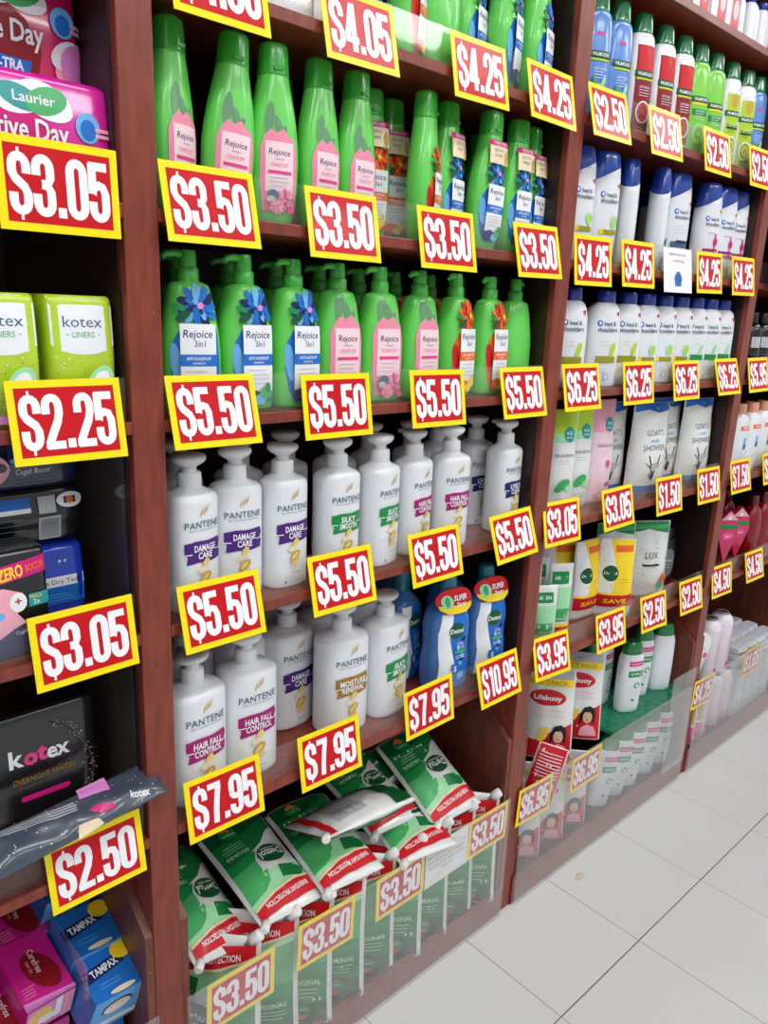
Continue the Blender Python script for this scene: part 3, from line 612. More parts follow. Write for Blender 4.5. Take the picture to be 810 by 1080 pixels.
# ---- slim green-capped shampoos (right bay, top)
UB = Body([(0, .026, .016, 2.6), (.004, .030, .019, 2.6), (.06, .0325, .0205, 2.6), (.12, .0315, .020, 2.6), (.175, .0295, .0190, 2.5), (.188, .0265, .0178, 2.4), (.193, .0215, .0160, 2.3)], k=3)
UCm = Body([(.192, .0222, .0165, 2.3), (.195, .0224, .0166, 2.3), (.215, .0205, .0155, 2.3), (.2260, .0190, .0145, 2.2), (.2290, .0160, .0120, 2.1)], k=3).build('cap', mat('dark_green_cap', (12, 110, 62), rough=.15, coat=.6))
def pal_print(kind):
    p = Print(UB.surf)
    if kind == 'red':
        p.rect(-.020, .025, .015, .170, 'dred'); p.rect(-.017, .022, .125, .168, 'red')
    elif kind == 'olive': p.rect(-.018, .024, .015, .160, 'lime'); p.ell(.004, .145, .012, .016, 'gold')
    elif kind == 'blue': p.rect(.012, .013, .02, .021, 'white'); p.rect(-.010, .006, .150, .156, 'hotpink')
    p.rect(-.022, .026, .112, .124, 'dgreen'); p.text('PALMOLIVE', .003, .118, .006, 'white', wd=.036, bold=.02); p.rect(-.018, .024, .107, .111, 'lime' if kind != 'green' else 'yellow')
    if kind == 'green': p.rect(-.018, .024, .085, .098, 'green')
    if kind == 'olive': p.rect(-.014, .024, .085, .089, 'dgreen'); p.rect(-.014, .024, .092, .094, 'dgreen')
    p.text('NATURALS', .004, .094, .0045, 'white', wd=.026); p.lines(-.010, .018, .088, 3, .005, 'white' if kind != 'olive' else 'dgreen')
    c = {'red': ('red', 'dred', 'white'), 'green': ('lime', 'mgreen', 'lgreen'), 'olive': ('olive', 'lime', 'white'), 'blue': ('white', 'mgreen', 'lgreen')}[kind]
    p.ell(.004, .048, .018, .021, c[2]); p.ell(.004, .048, .015, .018, c[0])
    for i in range(6): p.ell(.004+.008*math.cos(i), .048+.009*math.sin(i), .004, .005, c[1], rot=i*50, n=8)
    if kind == 'blue': p.ell(-.006, .066, .004, .016, 'mgreen', rot=20); p.ell(.010, .068, .004, .015, 'lgreen', rot=-20)
    p.lines(-.008, .014, .018, 2, .004, 'white')
    return p.build()
UK = {'blue': ('blue_gel_bottle', (92, 142, 214)), 'red': ('white_gloss_bottle', (232, 230, 234)), 'green': ('apple_green_bottle', (128, 210, 70)), 'olive': ('white_gloss_bottle', (232, 230, 234))}
UD = {k: (UB.build('body', mat(v[0], v[1], rough=.2, coat=.4)), pal_print(k)) for k, v in UK.items()}
UN = {'blue': 'blue', 'red': 'white bottle with red label', 'green': 'apple green', 'olive': 'white bottle with olive label'}
for i, (x, k) in enumerate([(1.392, 'blue'), (1.467, 'blue'), (1.552, 'red'), (1.640, 'red'), (1.722, 'red'), (1.796, 'green'), (1.872, 'green'), (1.957, 'olive'), (2.038, 'olive'), (2.105, 'blue')]):
    thing('slim_shampoo_bottle', 'slim green-capped shampoo, %s, %s from left on the top right shelf' % (UN[k], ORD[i]), 'bottle', (x, .052, S1), [('body', UD[k][0]), ('cap', UCm), ('label', UD[k][1])], rot=(0, 0, R(random.uniform(-24, -16))), group='green-capped shampoos in the right bay')

# ---- white shampoos with slanted blue caps
HB = Body([(0, .029, .017, 2.5), (.004, .0335, .0205, 2.5), (.05, .0355, .0225, 2.5), (.11, .0365, .0230, 2.5), (.16, .0355, .0225, 2.4), (.195, .0325, .0205, 2.4), (.209, .0300, .0190, 2.4), (.2145, .0275, .0170, 2.4), (.217, .0220, .0130, 2.4)], k=4)
hw = HB.build('body', white); hblue = mat('royal_blue_cap', (20, 66, 164), rough=.2, coat=.5)
HBb = split_slanted(hw, (0, 0, .176), (-.42, 0, .9), False, 'body', white); HBc = split_slanted(hw, (0, 0, .176), (-.42, 0, .9), True, 'cap', hblue)
for m_ in (HBb, HBc): m_.polygons.foreach_set('use_smooth', [len(p.vertices) < 8 for p in m_.polygons])
def hs_print(B, kind, k=1.0, z0=0.0, corner=True):
    p = Print(B.surf); X = lambda x: x*k; Z = lambda z: z0+z*k
    p.ell(X(-.018), Z(.146), .0060*k, .0065*k, 'blue'); p.ell(X(-.0175), Z(.1465), .0026*k, .0036*k, 'white'); p.text('head &', X(.006), Z(.1455), .0085*k, 'navy', wd=.028*k, bold=.008); p.text('shoulders', X(.002), Z(.1335), .0085*k, 'navy', wd=.048*k, bold=.008); p.rect(X(-.017), X(.017), Z(.1275), Z(.1285), 'lgrey')
    if corner: p.poly([(X(.020), Z(.168)), (X(.028), Z(.160)), (X(.029), Z(.172))], 'red')
    if kind == 'lime': p.ell(X(.018), Z(.090), .010*k, .013*k, 'lgreen'); p.ell(X(.019), Z(.090), .006*k, .009*k, 'lime'); p.rect(X(-.022), X(.026), Z(.064), Z(.074), 'olive'); p.rect(X(-.022), X(-.010), Z(.064), Z(.074), 'yellow')
    elif kind == 'pink': p.text('smooth', 0, Z(.112), .005*k, 'hotpink', wd=.024*k); p.rect(X(.012), X(.017), Z(.06), Z(.110), 'magenta'); p.ell(X(.016), Z(.090), .008*k, .010*k, 'magenta'); p.rect(X(-.024), X(.028), Z(.066), Z(.072), 'violet'); p.rect(X(-.024), X(.028), Z(.055), Z(.061), 'violet')
    elif kind == 'navy': p.lines(X(-.020), X(.016), Z(.112), 3, .008*k, 'lgrey'); p.rect(X(-.026), X(.028), Z(.062), Z(.076), 'slate'); p.rect(X(-.012), X(.028), Z(.072), Z(.079), 'navy')
    elif kind == 'green': p.text('cool', X(.004), Z(.105), .005*k, 'lgreen', wd=.018*k); p.rect(X(-.012), X(.026), Z(.064), Z(.078), 'green'); p.ell(X(.018), Z(.09), .005*k, .014*k, 'lgreen', rot=-15)
    elif kind == 'yellow': p.ell(X(.018), Z(.092), .006*k, .016*k, 'lime', rot=-14); p.lines(X(-.014), X(.012), Z(.108), 2, .008*k, 'lgold'); p.rect(X(-.022), X(.026), Z(.064), Z(.078), 'olive')
    p.lines(X(-.016), X(.012), Z(.050), 2, .006*k, 'lgrey'); p.ell(X(.006), Z(.034), .0055*k, .0075*k, 'lblue'); p.ell(X(.006), Z(.034), .0035*k, .005*k, 'white')
    return p.build()
HL = {k: hs_print(HB, k, .92) for k in ('lime', 'pink', 'navy', 'green')}
for i, (x, y, k, rz) in enumerate([(1.388, .056, 'lime', -16), (1.468, .050, 'lime', -18), (1.566, .052, 'green', 34), (1.645, .105, 'navy', 20), (1.694, .050, 'navy', 34), (1.772, .050, 'navy', -18), (1.848, .088, 'pink', -16), (1.928, .050, 'pink', -20), (2.012, .050, 'pink', -20), (2.084, .052, 'pink', -20)]):
    nm = {'lime': 'lime label', 'green': 'green label turned sideways', 'navy': 'navy label', 'pink': 'magenta label'}[k]
    thing('anti_dandruff_bottle', 'white shampoo with slanted blue cap and %s, %s from left' % (nm, ORD[i]), 'bottle', (x, y, S2), [('body', HBb), ('cap', HBc), ('label', HL[k])], rot=(0, 0, R(rz)), group='blue-capped white shampoos')
for i, x in enumerate([1.52, 1.62, 1.86, 1.98]):
    thing('anti_dandruff_bottle', 'white blue-capped shampoo in the back row, %s from left' % ORD[i], 'bottle', (x, .16, S2), [('body', HBb), ('cap', HBc), ('label', HL['pink'])], group='blue-capped shampoos at the back')
# ---- curved white shampoos with flat blue caps
WB = Body([(0, .037, .023, 2.6, .002), (.004, .0415, .027, 2.6, .002), (.04, .0435, .0285, 2.6, 0), (.10, .0435, .0285, 2.6, 0), (.14, .0420, .028, 2.5, 0), (.163, .0350, .025, 2.4, .003), (.174, .0255, .021, 2.2, .006), (.178, .0180, .018, 2.0, .006)], k=4)
WBb = WB.build('body', white)
WBc = MB().lathe([(.0200, .177), (.0200, .177), (.0208, .178), (.0208, .199), (.0195, .2015), (.0195, .2015), (.01, .202)], c=(.006, 0, 0), seg=24).build('cap', mat('deep_blue_cap', (22, 48, 140), rough=.25, coat=.4))
WL = {k: hs_print(WB, k, 1.0, -.012) for k in ('yellow', 'green', 'lime')}
for i, (x, k) in enumerate([(1.385, 'yellow'), (1.452, 'yellow'), (1.512, 'yellow'), (1.600, 'yellow'), (1.682, 'lime'), (1.763, 'lime'), (1.843, 'lime'), (1.921, 'green'), (1.997, 'green'), (2.072, 'green')]):
    y = .115 if i == 1 else .050
    thing('curved_shampoo_bottle', 'curved white shampoo with flat blue cap, %s from left' % ORD[i], 'bottle', (x, y, S3), [('body', WBb), ('cap', WBc), ('label', WL[k])], rot=(0, 0, R(-26)), group='curved white shampoos')

# ---- white green-capped bottles on the glass shelf and behind the acrylic
ZB = Body([(0, .030, .018, 2.5), (.004, .034, .0215, 2.5), (.08, .036, .0235, 2.5), (.15, .035, .0225, 2.5), (.172, .030, .020, 2.4)], k=3); ZBb = ZB.build('body', white)
ZBc = Body([(.172, .0295, .0198, 2.4), (.176, .0295, .0198, 2.4), (.198, .0255, .0180, 2.3), (.206, .0200, .0140, 2.1)], k=3).build('cap', mat('emerald_cap', (20, 120, 60), rough=.2, coat=.4))
p = Print(ZB.surf); p.rect(-.018, .028, .140, .154, 'magenta'); p.text('NOURISH', .005, .147, .006, 'white', wd=.036); p.rect(-.018, .028, .108, .126, 'green'); p.text('SIMPLE', .005, .117, .008, 'white', wd=.034); p.ell(.010, .085, .012, .010, 'lgreen', rot=30); p.ell(.012, .082, .008, .007, 'dgreen', rot=30); p.ell(.012, .082, .005, .005, 'white'); p.lines(-.010, .020, .066, 3, .006, 'lgrey'); p.ell(.002, .04, .004, .004, 'slate')
ZBl = p.build()
for i, (x, y, z, rz, ln) in enumerate([(1.768, .125, .302, 0, 0), (1.835, .130, .302, 0, 0), (1.855, .056, .302, -26, 0), (1.962, .088, .302, -24, 2), (2.050, .066, .302, 150, 0)]):
    thing('lotion_bottle', 'white bottle with green cap on the green glass shelf, %s from left' % ORD[i], 'bottle', (x, y, z), [('body', ZBb), ('cap', ZBc), ('label', ZBl)], rot=(0, R(ln), R(rz)), group='white bottles on the glass shelf')
for i, (x, ln) in enumerate([(1.735, 8), (1.815, 7), (1.885, 7), (1.980, 4), (2.068, 2)]):
    thing('lotion_bottle', 'white bottle behind the clear bin front under the glass shelf, %s from left' % ORD[i], 'bottle', (x, .048, .0585), [('body', ZBb), ('cap', ZBc), ('label', ZBl)], rot=(0, R(ln), R(-26)), group='white bottles inside the clear bin')

# ================================================================== POUCHES
class Pouch:
    def __init__(s, w_, h, t, seed=0, gusset=0.65, wr=0.0016, taper=0.05):
        s.w, s.h, s.t, s.sd, s.gu, s.wr, s.tp = w_, h, t, seed, gusset, wr, taper
    def wx(s, x, z):
        v = min(1, max(0, z/s.h)); return x*(1-s.tp*v*v-.035*math.sin(math.pi*v)*(1 if s.tp else 0))
    def th(s, x, z):
        u = min(1, abs(2*x/s.w)); v = min(1, max(0, z/s.h))
        f = (1-u**2.6)**0.75 if u < 1 else 0
        g = (s.gu+(1-s.gu)*math.sin(math.pi*min(v/.7, .5))) if v < .35 else math.cos((v-.35)/.65*math.pi/2)**0.75 if v < 1 else 0
        n = noise.noise(Vector((x*38+s.sd*9.1, z*30, s.sd)))*s.wr*(0.35+f)
        return max(0.0006, s.t*f*g*0.5+n*(1 if f*g > .15 else .5))
    def surf(s, x, z, e): return (s.wx(x, z), -s.th(x, z)-e, z)
    def build(s, name, m, nx=18, nz=22):
        V = []; F = []; 
        for sg in (-1, 1):
            for j in range(nz+1):
                for i in range(nx+1):
                    x = -s.w/2+s.w*i/nx; z = s.h*j/nz; V.append((s.wx(x, z), sg*s.th(x, z), z))
        W_ = nx+1; N = W_*(nz+1)
        for j in range(nz):
            for i in range(nx):
                a = j*W_+i; F.append((a, a+1, a+W_+1, a+W_)); F.append((N+a, N+a+W_, N+a+W_+1, N+a+1))
        for i in range(nx): F.append((i, N+i, N+i+1, i+1)); a = nz*W_+i; F.append((a, a+1, N+a+1, N+a))
        for j in range(nz):
            a = j*W_; F.append((a, a+W_, N+a+W_, N+a)); a += nx; F.append((a, N+a, N+a+W_, a+W_))
        return mesh(name, V, F, m, smooth=True)
film = mat('white_glossy_film', (226, 228, 226), rough=.22, coat=.5, var=.03)
capw = mat('white_spout_plastic', (232, 232, 230), rough=.35)
def spout_mesh(x, z, dx, dz):
    d = Vector((dx, 0, dz)).normalized(); a = Vector((x, 0, z))
    return MB().tube([a-d*.006, a+d*.004, a+d*.004, a+d*.0045, a+d*.020, a+d*.022], [.0045, .0045, .0075, .0082, .0082, .0060], 12).build('spout', capw)
def dettol_pouch(seed):
    B = Pouch(.145, .215, .050, seed, wr=.0030); p = Print(B.surf, .009); e_ = .0665
    p.poly([(-e_, .004), (e_, .004), (e_, .088), (.045, .093), (.015, .088), (-.018, .074), (-.045, .050), (-e_, .040)], 'pgreen')
    p.poly([(-e_, .004), (e_, .004), (e_, .040), (.03, .046), (-.01, .036), (-.04, .022), (-e_, .020)], 'dgreen'); p.poly([(.004, .086), (.045, .093), (e_, .088), (e_, .110), (.04, .112), (.014, .104)], 'green')
    p.poly([(.014, .104), (.04, .112), (e_, .110), (e_, .160), (.03, .146), (.012, .126)], 'mgreen')
    p.poly([(-e_, .128), (-.03, .137), (.01, .130), (.045, .142), (e_, .150), (e_, .186), (.02, .174), (-.03, .168), (-e_, .168)], 'lgreen'); p.poly([(.004, .128), (.045, .140), (e_, .150), (e_, .175), (.03, .165), (.010, .150)], 'mgreen')
    p.poly([(-.052, .136), (-.018, .131), (-.014, .156), (-.048, .162)], 'pgreen'); p.ell(-.052, .152, .013, .011, 'pgreen', rot=30)
    p.ell(-.022, .103, .030, .0205, 'dgreen', n=24); p.text('Dettol', -.022, .103, .0155, 'white', wd=.050, bold=.02); p.rect(-.040, -.004, .0905, .0920, 'white')
    p.text('ORIGINAL', .036, .080, .0085, 'lgreen', wd=.046, bold=.015); p.lines(.016, .058, .068, 3, .006, 'lgreen', .0014)
    p.poly([(.010, .018), (.038, .014), (.046, .030), (.034, .044), (.012, .040)], 'green'); p.text('PROTECT', .027, .032, .004, 'white', wd=.026); p.ell(.030, .016, .008, .005, 'orange', rot=20); p.ell(.024, .020, .004, .006, 'orange')
    p.poly([(-e_, .168), (-.03, .168), (.02, .176), (e_, .190), (e_, .207), (.02, .203), (-e_, .198)], 'red'); p.poly([(-e_, .164), (-.03, .164), (.02, .172), (e_, .186), (e_, .190), (.02, .176), (-.03, .168), (-e_, .168)], 'cream')
    p.text('EVERYDAY PROTECTION', -.004, .1850, .0085, 'white', wd=.100, bold=.02, rot=6)
    pb = Print(lambda x, z, e: (B.wx(x, z), B.th(x, z)+e, z), .010)
    pb.rect(-.050, .050, .10, .17, 'lgrey')
    for i in range(9): pb.rect(-.046, .046-.01*(i % 3), .105+.007*i, .107+.007*i, 'grey')
    pb.rect(-.069, .069, .004, .045, 'dgreen'); pb.poly([(-.069, .075), (-.04, .075), (-.02, .045), (-.069, .045)], 'green'); pb.rect(-.069, .069, .19, .203, 'red')
    return [('pouch_film', B.build('pouch_film', film)), ('front_print', p.build('front_print')), ('back_print', pb.build('back_print')), ('spout', spout_mesh(.052, .207, .75, .65))]
DP = [dettol_pouch(i) for i in range(3)]
G = 'green refill pouches standing in the bin'
for i in range(9):
    x = .545+.079*i
    thing('refill_pouch', 'green and white refill pouch standing behind the clear front, %s from left' % ORD[i], 'pouch', (x, .062, .0585), DP[i % 3], rot=(R(-3), 0, R(-48+3*math.sin(i*2.1))), group=G, scale=1.24)
G = 'green refill pouches heaped on top of the bin'
def lying(label, pos, X, Y, k):
    """pos is the middle of the pouch face, Y points to its spout end"""
    M_ = frame(pos, X, Y); M_ = M_ @ Matrix.Translation((0, 0, -.1075)); thing('refill_pouch', label, 'pouch', None, DP[k], group=G, M=M_)
lying('green refill pouch lying at the left end of the heap, by the upright', (.560, .140, .335), (-.93, -.15, .30), (.04, -.94, -.33), 0)
lying('green refill pouch lying face up, second from left in the heap', (.684, .118, .356), (-.99, -.02, .08), (.02, -.97, -.22), 1)
lying('green refill pouch lying face up under the crosswise white one', (.822, .105, .352), (-.99, .09, .03), (-.08, -.98, -.16), 2)
lying('green refill pouch showing its dark green end behind the crosswise one', (.985, .165, .362), (-.99, .05, .03), (-.05, -.97, -.22), 0)
lying('white-backed refill pouch lying crosswise on top of the heap', (.858, .072, .418), (.03, -.90, .34), (-.985, .03, .06), 1)
lying('green refill pouch lying face up at the right end of the heap', (1.118, .112, .372), (-.99, .06, -.03), (-.04, -.90, -.42), 2)
lying('green refill pouch lying low, its red end under the right one', (1.015, .085, .318), (-.97, .20, .0), (-.20, -.97, -.05), 1)
lying('green refill pouch lying deep at the back of the heap', (1.03, .26, .372), (.97, .2, .0), (-.2, .9, .15), 0)

# ---- tall pouches of the right bay
def simple_pouch(w_, h, t, seed, fn, film_=film, spout=None):
    B = Pouch(w_, h, t, seed, gusset=.55, taper=.10, wr=.0022); p = Print(B.surf, .010); fn(p, w_, h)
    L = [('pouch_film', B.build('pouch_film', film_, 14, 18)), ('front_print', p.build('front_print'))]
    if spout: L.append(('spout', spout_mesh(*spout)))
    return L
def pr_tsu(top, dot):
    def f(p, w_, h):
        p.rect(-w_/2+.004, w_/2-.004, h*.78, h*.995, top); p.rect(-w_/2+.004, w_/2-.004, h*.70, h*.78, 'lgreen' if top == 'lime' else 'pink')
        p.ell(.012, h*.77, .017, .017, dot); p.text('400', .012, h*.78, .007, 'white', wd=.020); p.text('REFILL', .012, h*.74, .004, 'white', wd=.020)
        p.text('shokubutsu', .0, h*.58, .009, 'grey', wd=.056); p.lines(-.02, .02, h*.52, 2, .006, 'lgrey')
        if top == 'lime': p.ell(.0, h*.30, .018, .012, 'mgreen', rot=20); p.ell(.014, h*.26, .010, .008, 'lgreen'); p.ell(-.012, h*.26, .010, .007, 'mgreen'); p.ell(-.004, h*.13, .017, .005, 'mgreen', rot=20); p.ell(-.004, h*.14, .016, .0045, 'white', rot=20)
        else: p.ell(.010, h*.40, .007, .009, 'hotpink'); p.ell(.016, h*.20, .008, .006, 'hotpink'); p.ell(-.01, h*.10, .010, .007, 'pink')
        p.lines(-.02, .02, h*.16, 2, .006, 'lgrey')
    return f
def pr_goat(p, w_, h):
    p.poly([(-w_/2+.004, h*.90), (-.02, h*.93), (.02, h*.89), (w_/2-.004, h*.92), (w_/2-.004, h*.995), (-w_/2+.004, h*.995)], 'blue'); p.rect(-w_/2+.004, w_/2-.004, .004, h*.10, 'blue')
    p.text("GOAT'S", 0, h*.68, .014, 'grey', wd=.062); p.text('milk', 0, h*.60, .009, 'lblue', wd=.03); p.text('SHOWER', 0, h*.52, .014, 'grey', wd=.078)
    for a, b in (((-.020, .44), (-.006, .30)), ((.020, .44), (.006, .30)), ((-.030, .36), (-.010, .30)), ((.030, .36), (.010, .30)), ((-.006, .30), (0, .16)), ((.006, .30), (0, .16)), ((-.016, .24), (0, .16))):
        p.poly([(a[0]-.0016, a[1]*h), (a[0]+.0016, a[1]*h), (b[0]+.0022, b[1]*h), (b[0]-.0022, b[1]*h)], 'black')
    p.ell(0, .31*h, .010, .012, 'lgrey')
TS = {'g': simple_pouch(.085, .232, .04, 3, pr_tsu('lime', 'teal')), 'p': simple_pouch(.088, .245, .04, 4, pr_tsu('pink', 'teal'), mat('pale_pink_film', (240, 208, 222), rough=.22, coat=.5)), 'm': simple_pouch(.135, .228, .055, 5, pr_goat)}
for lab, x, y, k, rz, grp in [('green-topped tall refill pouch beside the left upright', 1.428, .062, 'g', -18, 'tall botanical pouches'), ('green-topped tall refill pouch next to the pink pouch', 1.505, .070, 'g', -14, 'tall botanical pouches'), ('pink tall refill pouch between green-topped and blue-topped pouches', 1.590, .066, 'p', -8, 'tall botanical pouches'), ('blue-topped milk pouch half hidden behind its right neighbour', 1.705, .120, 'm', -12, 'blue-topped milk pouches'), ('blue-topped milk pouch at the front, goat drawing in full view', 1.800, .060, 'm', -14, 'blue-topped milk pouches'), ('blue-topped milk pouch in the shade between two brighter ones', 1.960, .105, 'm', -10, 'blue-topped milk pouches'), ('blue-topped milk pouch nearest the right upright', 2.045, .058, 'm', -10, 'blue-topped milk pouches')]:
    thing('tall_refill_pouch', lab, 'pouch', (x, y, S4), TS[k], rot=(0, 0, R(rz)), group=grp)
def pr_det(c1, c2):
    def f(p, w_, h):
        p.rect(-w_/2+.004, w_/2-.004, h*.30, h*.99, c1)
        p.poly([(-w_/2+.004, h*.30), (-w_*.12, h*.30), (-w_*.05, h*.62), (-w_*.2, h*.99), (-w_/2+.004, h*.99)], 'white')
        if c2: p.rect(-.008, w_/2-.008, h*.84, h*.92, c2)
        p.ell(-w_*.18, h*.58, w_*.20, h*.10, 'dgreen'); p.text('Dettol', -w_*.18, h*.58, .007, 'white', wd=w_*.32, bold=.02)
        p.rect(-w_/2+.004, w_/2-.004, h*.14, h*.30, 'red'); p.rect(-w_/2+.004, w_/2-.004, h*.30, h*.325, 'yellow'); p.text('SAVE', 0, h*.22, .011, 'yellow', wd=w_*.6, bold=.03)
        p.lines(0, w_*.36, h*.50, 2, .008, 'olive')
    return f
def pr_mint(p, w_, h):
    p.rect(-w_/2+.003, w_/2-.003, h*.24, h*.60, 'mgreen'); p.rect(-w_/2+.003, w_/2-.003, h*.42, h*.70, 'lgreen'); p.rect(-w_*.38, w_*.30, h*.74, h*.90, 'green'); p.text('AIKEN', -w_*.04, h*.82, .008, 'white', wd=w_*.5, bold=.02)
    p.text('ORIGINAL', 0, h*.28, .006, 'white', wd=w_*.6); p.rect(-w_/2+.003, w_/2-.003, .004, h*.17, 'red'); p.rect(-w_/2+.003, w_/2-.003, h*.17, h*.21, 'yellow'); p.text('GRATIS', 0, h*.10, .011, 'orange', wd=w_*.8, bold=.03)
def pr_lux(p, w_, h):
    p.poly([(-w_/2+.004, h*.86), (-.01, h*.90), (w_/2-.004, h*.84), (w_/2-.004, h*.99), (-w_/2+.004, h*.99)], 'green'); p.rect(-w_/2+.01, w_/2-.01, h*.90, h*.955, 'mgreen')
    for i in range(26): p.ell(random.uniform(-w_*.42, w_*.42), random.uniform(h*.06, h*.82), .0026, .0012, random.choice(['slate', 'lgrey', 'mgreen', 'brown']), rot=random.uniform(0, 180), n=6)
    p.text('LUX', -.004, h*.58, .018, 'black', wd=.040); p.rect(-.03, .022, h*.44, h*.465, 'black'); p.lines(-.03, .02, h*.41, 4, .007, 'lgrey'); p.ell(w_*.34, h*.24, .010, .022, 'orange', rot=-20); p.ell(w_*.28, h*.18, .010, .012, 'mgreen')
YS = {'y': simple_pouch(.105, .205, .05, 6, pr_det('yellow', 'orange')), 'm': simple_pouch(.066, .15, .03, 7, pr_mint), 'm2': simple_pouch(.066, .185, .03, 8, pr_mint), 'l': simple_pouch(.125, .215, .05, 9, pr_lux)}
for lab, x, y, k, rz, grp in [('small mint green sachet in front of the taller ones by the upright', 1.405, .050, 'm', -30, 'mint green sachets'), ('mint green sachet second from the upright, tall', 1.405, .098, 'm2', -30, 'mint green sachets'), ('small mint green sachet third along, beside the yellow pouches', 1.478, .062, 'm2', -30, 'mint green sachets'), ('mint green sachet standing at the back of its group', 1.475, .125, 'm2', -30, 'mint green sachets'),
   ('yellow and white pouch at the back left of its group', 1.590, .150, 'y', -35, 'yellow and white pouches'), ('yellow and white pouch, its white side turned to the aisle', 1.640, .098, 'y', -5, 'yellow and white pouches'), ('yellow and white pouch in front on the right of its group', 1.715, .060, 'y', -38, 'yellow and white pouches'),
   ('white speckled pouch with green top, left of two', 1.815, .125, 'l', -28, 'white speckled pouches'), ('white speckled pouch with green top, right of two', 1.915, .080, 'l', -30, 'white speckled pouches')]:
    thing('refill_sachet' if k[0] == 'm' else 'body_wash_pouch', lab, 'pouch', (x, y, S5), YS[k], rot=(0, 0, R(rz)), group=grp)
# dark jars in the shade
jm = mat('black_jar', (34, 32, 34), rough=.3); JB = Body([(0, .036, .036, 2), (.004, .040, .040, 2), (.08, .041, .041, 2), (.105, .038, .038, 2), (.112, .030, .030, 2)], k=3)
jb = JB.build('body', jm); jl = MB().lathe([(.034, .111), (.034, .111), (.035, .114), (.035, .132), (.033, .134), (.033, .134)], seg=22).build('lid', mat('dark_lid', (24, 24, 26), rough=.3))
p = Print(JB.surf); p.ell(0, .055, .026, .034, 'grey'); p.rect(-.014, .014, .058, .062, 'lgrey'); p.lines(-.012, .012, .05, 2, .006, 'lgrey'); jp = p.build()
for i, x in enumerate([1.955, 2.062]): thing('dark_jar', 'black jar with grey oval label in the shade, %s of two' % ('left' if i == 0 else 'right'), 'jar', (x, .13, S5), [('body', jb), ('lid', jl), ('label', jp)], rot=(0, 0, R(-25)), group='dark jars', scale=1.25)

# ---- red family pouches
def pr_life(p, w_, h):
    p.poly([(-w_/2+.004, .004), (w_/2-.004, .004), (w_/2-.004, h*.42), (w_*.1, h*.34), (-w_*.2, h*.22), (-w_/2+.004, h*.24)], 'red'); p.rect(-w_/2+.004, w_/2-.004, h*.82, h*.90, 'yellow'); p.text('VALUE PACK', -.004, h*.86, .010, 'olive', wd=w_*.78, bold=.01); p.rect(-w_/2+.004, w_/2-.004, h*.90, h*.99, 'lgrey'); p.text('NOW', 0, h*.945, .006, 'navy', wd=.020)
    p.ell(-.004, h*.70, w_*.36, h*.085, 'red', n=24); p.text('Lifebuoy', -.004, h*.70, .012, 'white', wd=w_*.56, bold=.03); p.text('MULTIVITAMINS', 0, h*.565, .006, 'pink', wd=w_*.66); p.lines(-w_*.34, w_*.34, h*.52, 2, .006, 'pink')
    p.ell(-.010, h*.30, .012, .022, 'yellow', rot=-30); p.ell(-.010, h*.30, .006, .014, 'lgold', rot=-30)
    p.poly([(w_*.06, h*.18), (w_*.07, h*.32), (w_*.14, h*.40), (w_*.26, h*.42), (w_*.36, h*.38), (w_*.38, h*.30), (w_*.36, h*.20), (w_*.30, h*.26), (w_*.14, h*.26)], 'black'); p.ell(w_*.22, h*.285, .0125, .0175, 'skin', n=16)
    p.poly([(w_*.09, h*.34), (w_*.20, h*.35), (w_*.34, h*.33), (w_*.30, h*.385), (w_*.16, h*.385)], 'black'); p.ell(w_*.215, h*.255, .004, .0012, 'dred'); p.ell(w_*.18, h*.295, .0012, .0012, 'black', n=6); p.ell(w_*.26, h*.295, .0012, .0012, 'black', n=6); p.poly([(w_*.06, h*.06), (w_*.42, h*.06), (w_*.36, h*.17), (w_*.22, h*.20), (w_*.10, h*.16)], 'pink')
def pr_stripe(p, w_, h):
    p.rect(-w_/2+.004, w_/2-.004, .004, h*.99, 'red')
    for i in range(8): p.rect(-w_/2+.01, w_/2-.012, h*(.48+.055*i), h*(.495+.055*i), 'white')
    p.poly([(.0, h*.20), (w_*.34, h*.22), (w_*.34, h*.40), (.0, h*.38)], 'white'); p.ell(w_*.17, h*.30, .006, .005, 'lgrey')
ZP = {'l': simple_pouch(.135, .235, .05, 11, pr_life), 's': simple_pouch(.082, .150, .03, 12, pr_stripe)}
for lab, x, y, z, k, rx, ry, rz, grp in [('red and white family pouch with yellow strip, beside the upright', 1.525, .088, .268, 'l', -6, 0, -52, 'red and white family pouches'), ('red and white family pouch beside the green glass shelf', 1.662, .092, .272, 'l', -6, 0, -52, 'red and white family pouches'), ('red striped pouch leaning out in front of the family pouches', 1.420, .032, .215, 's', -6, 14, -50, None), ('red and white family pouch at the back near the upright', 1.66, .21, .285, 'l', -4, 0, -40, 'red and white family pouches')]:
    thing('family_pouch', lab, 'pouch', (x, y, z), ZP[k], rot=(R(rx), R(ry), R(rz)), group=grp)
for i, x in enumerate([1.395, 1.495, 1.595]):
    thing('family_pouch', 'red and white pouch behind the clear bin front, %s from left' % ORD[i], 'pouch', (x, .060, .0585), ZP['l'], rot=(R(-2), 0, R(-48)), group='family pouches inside the clear bin', scale=.9)

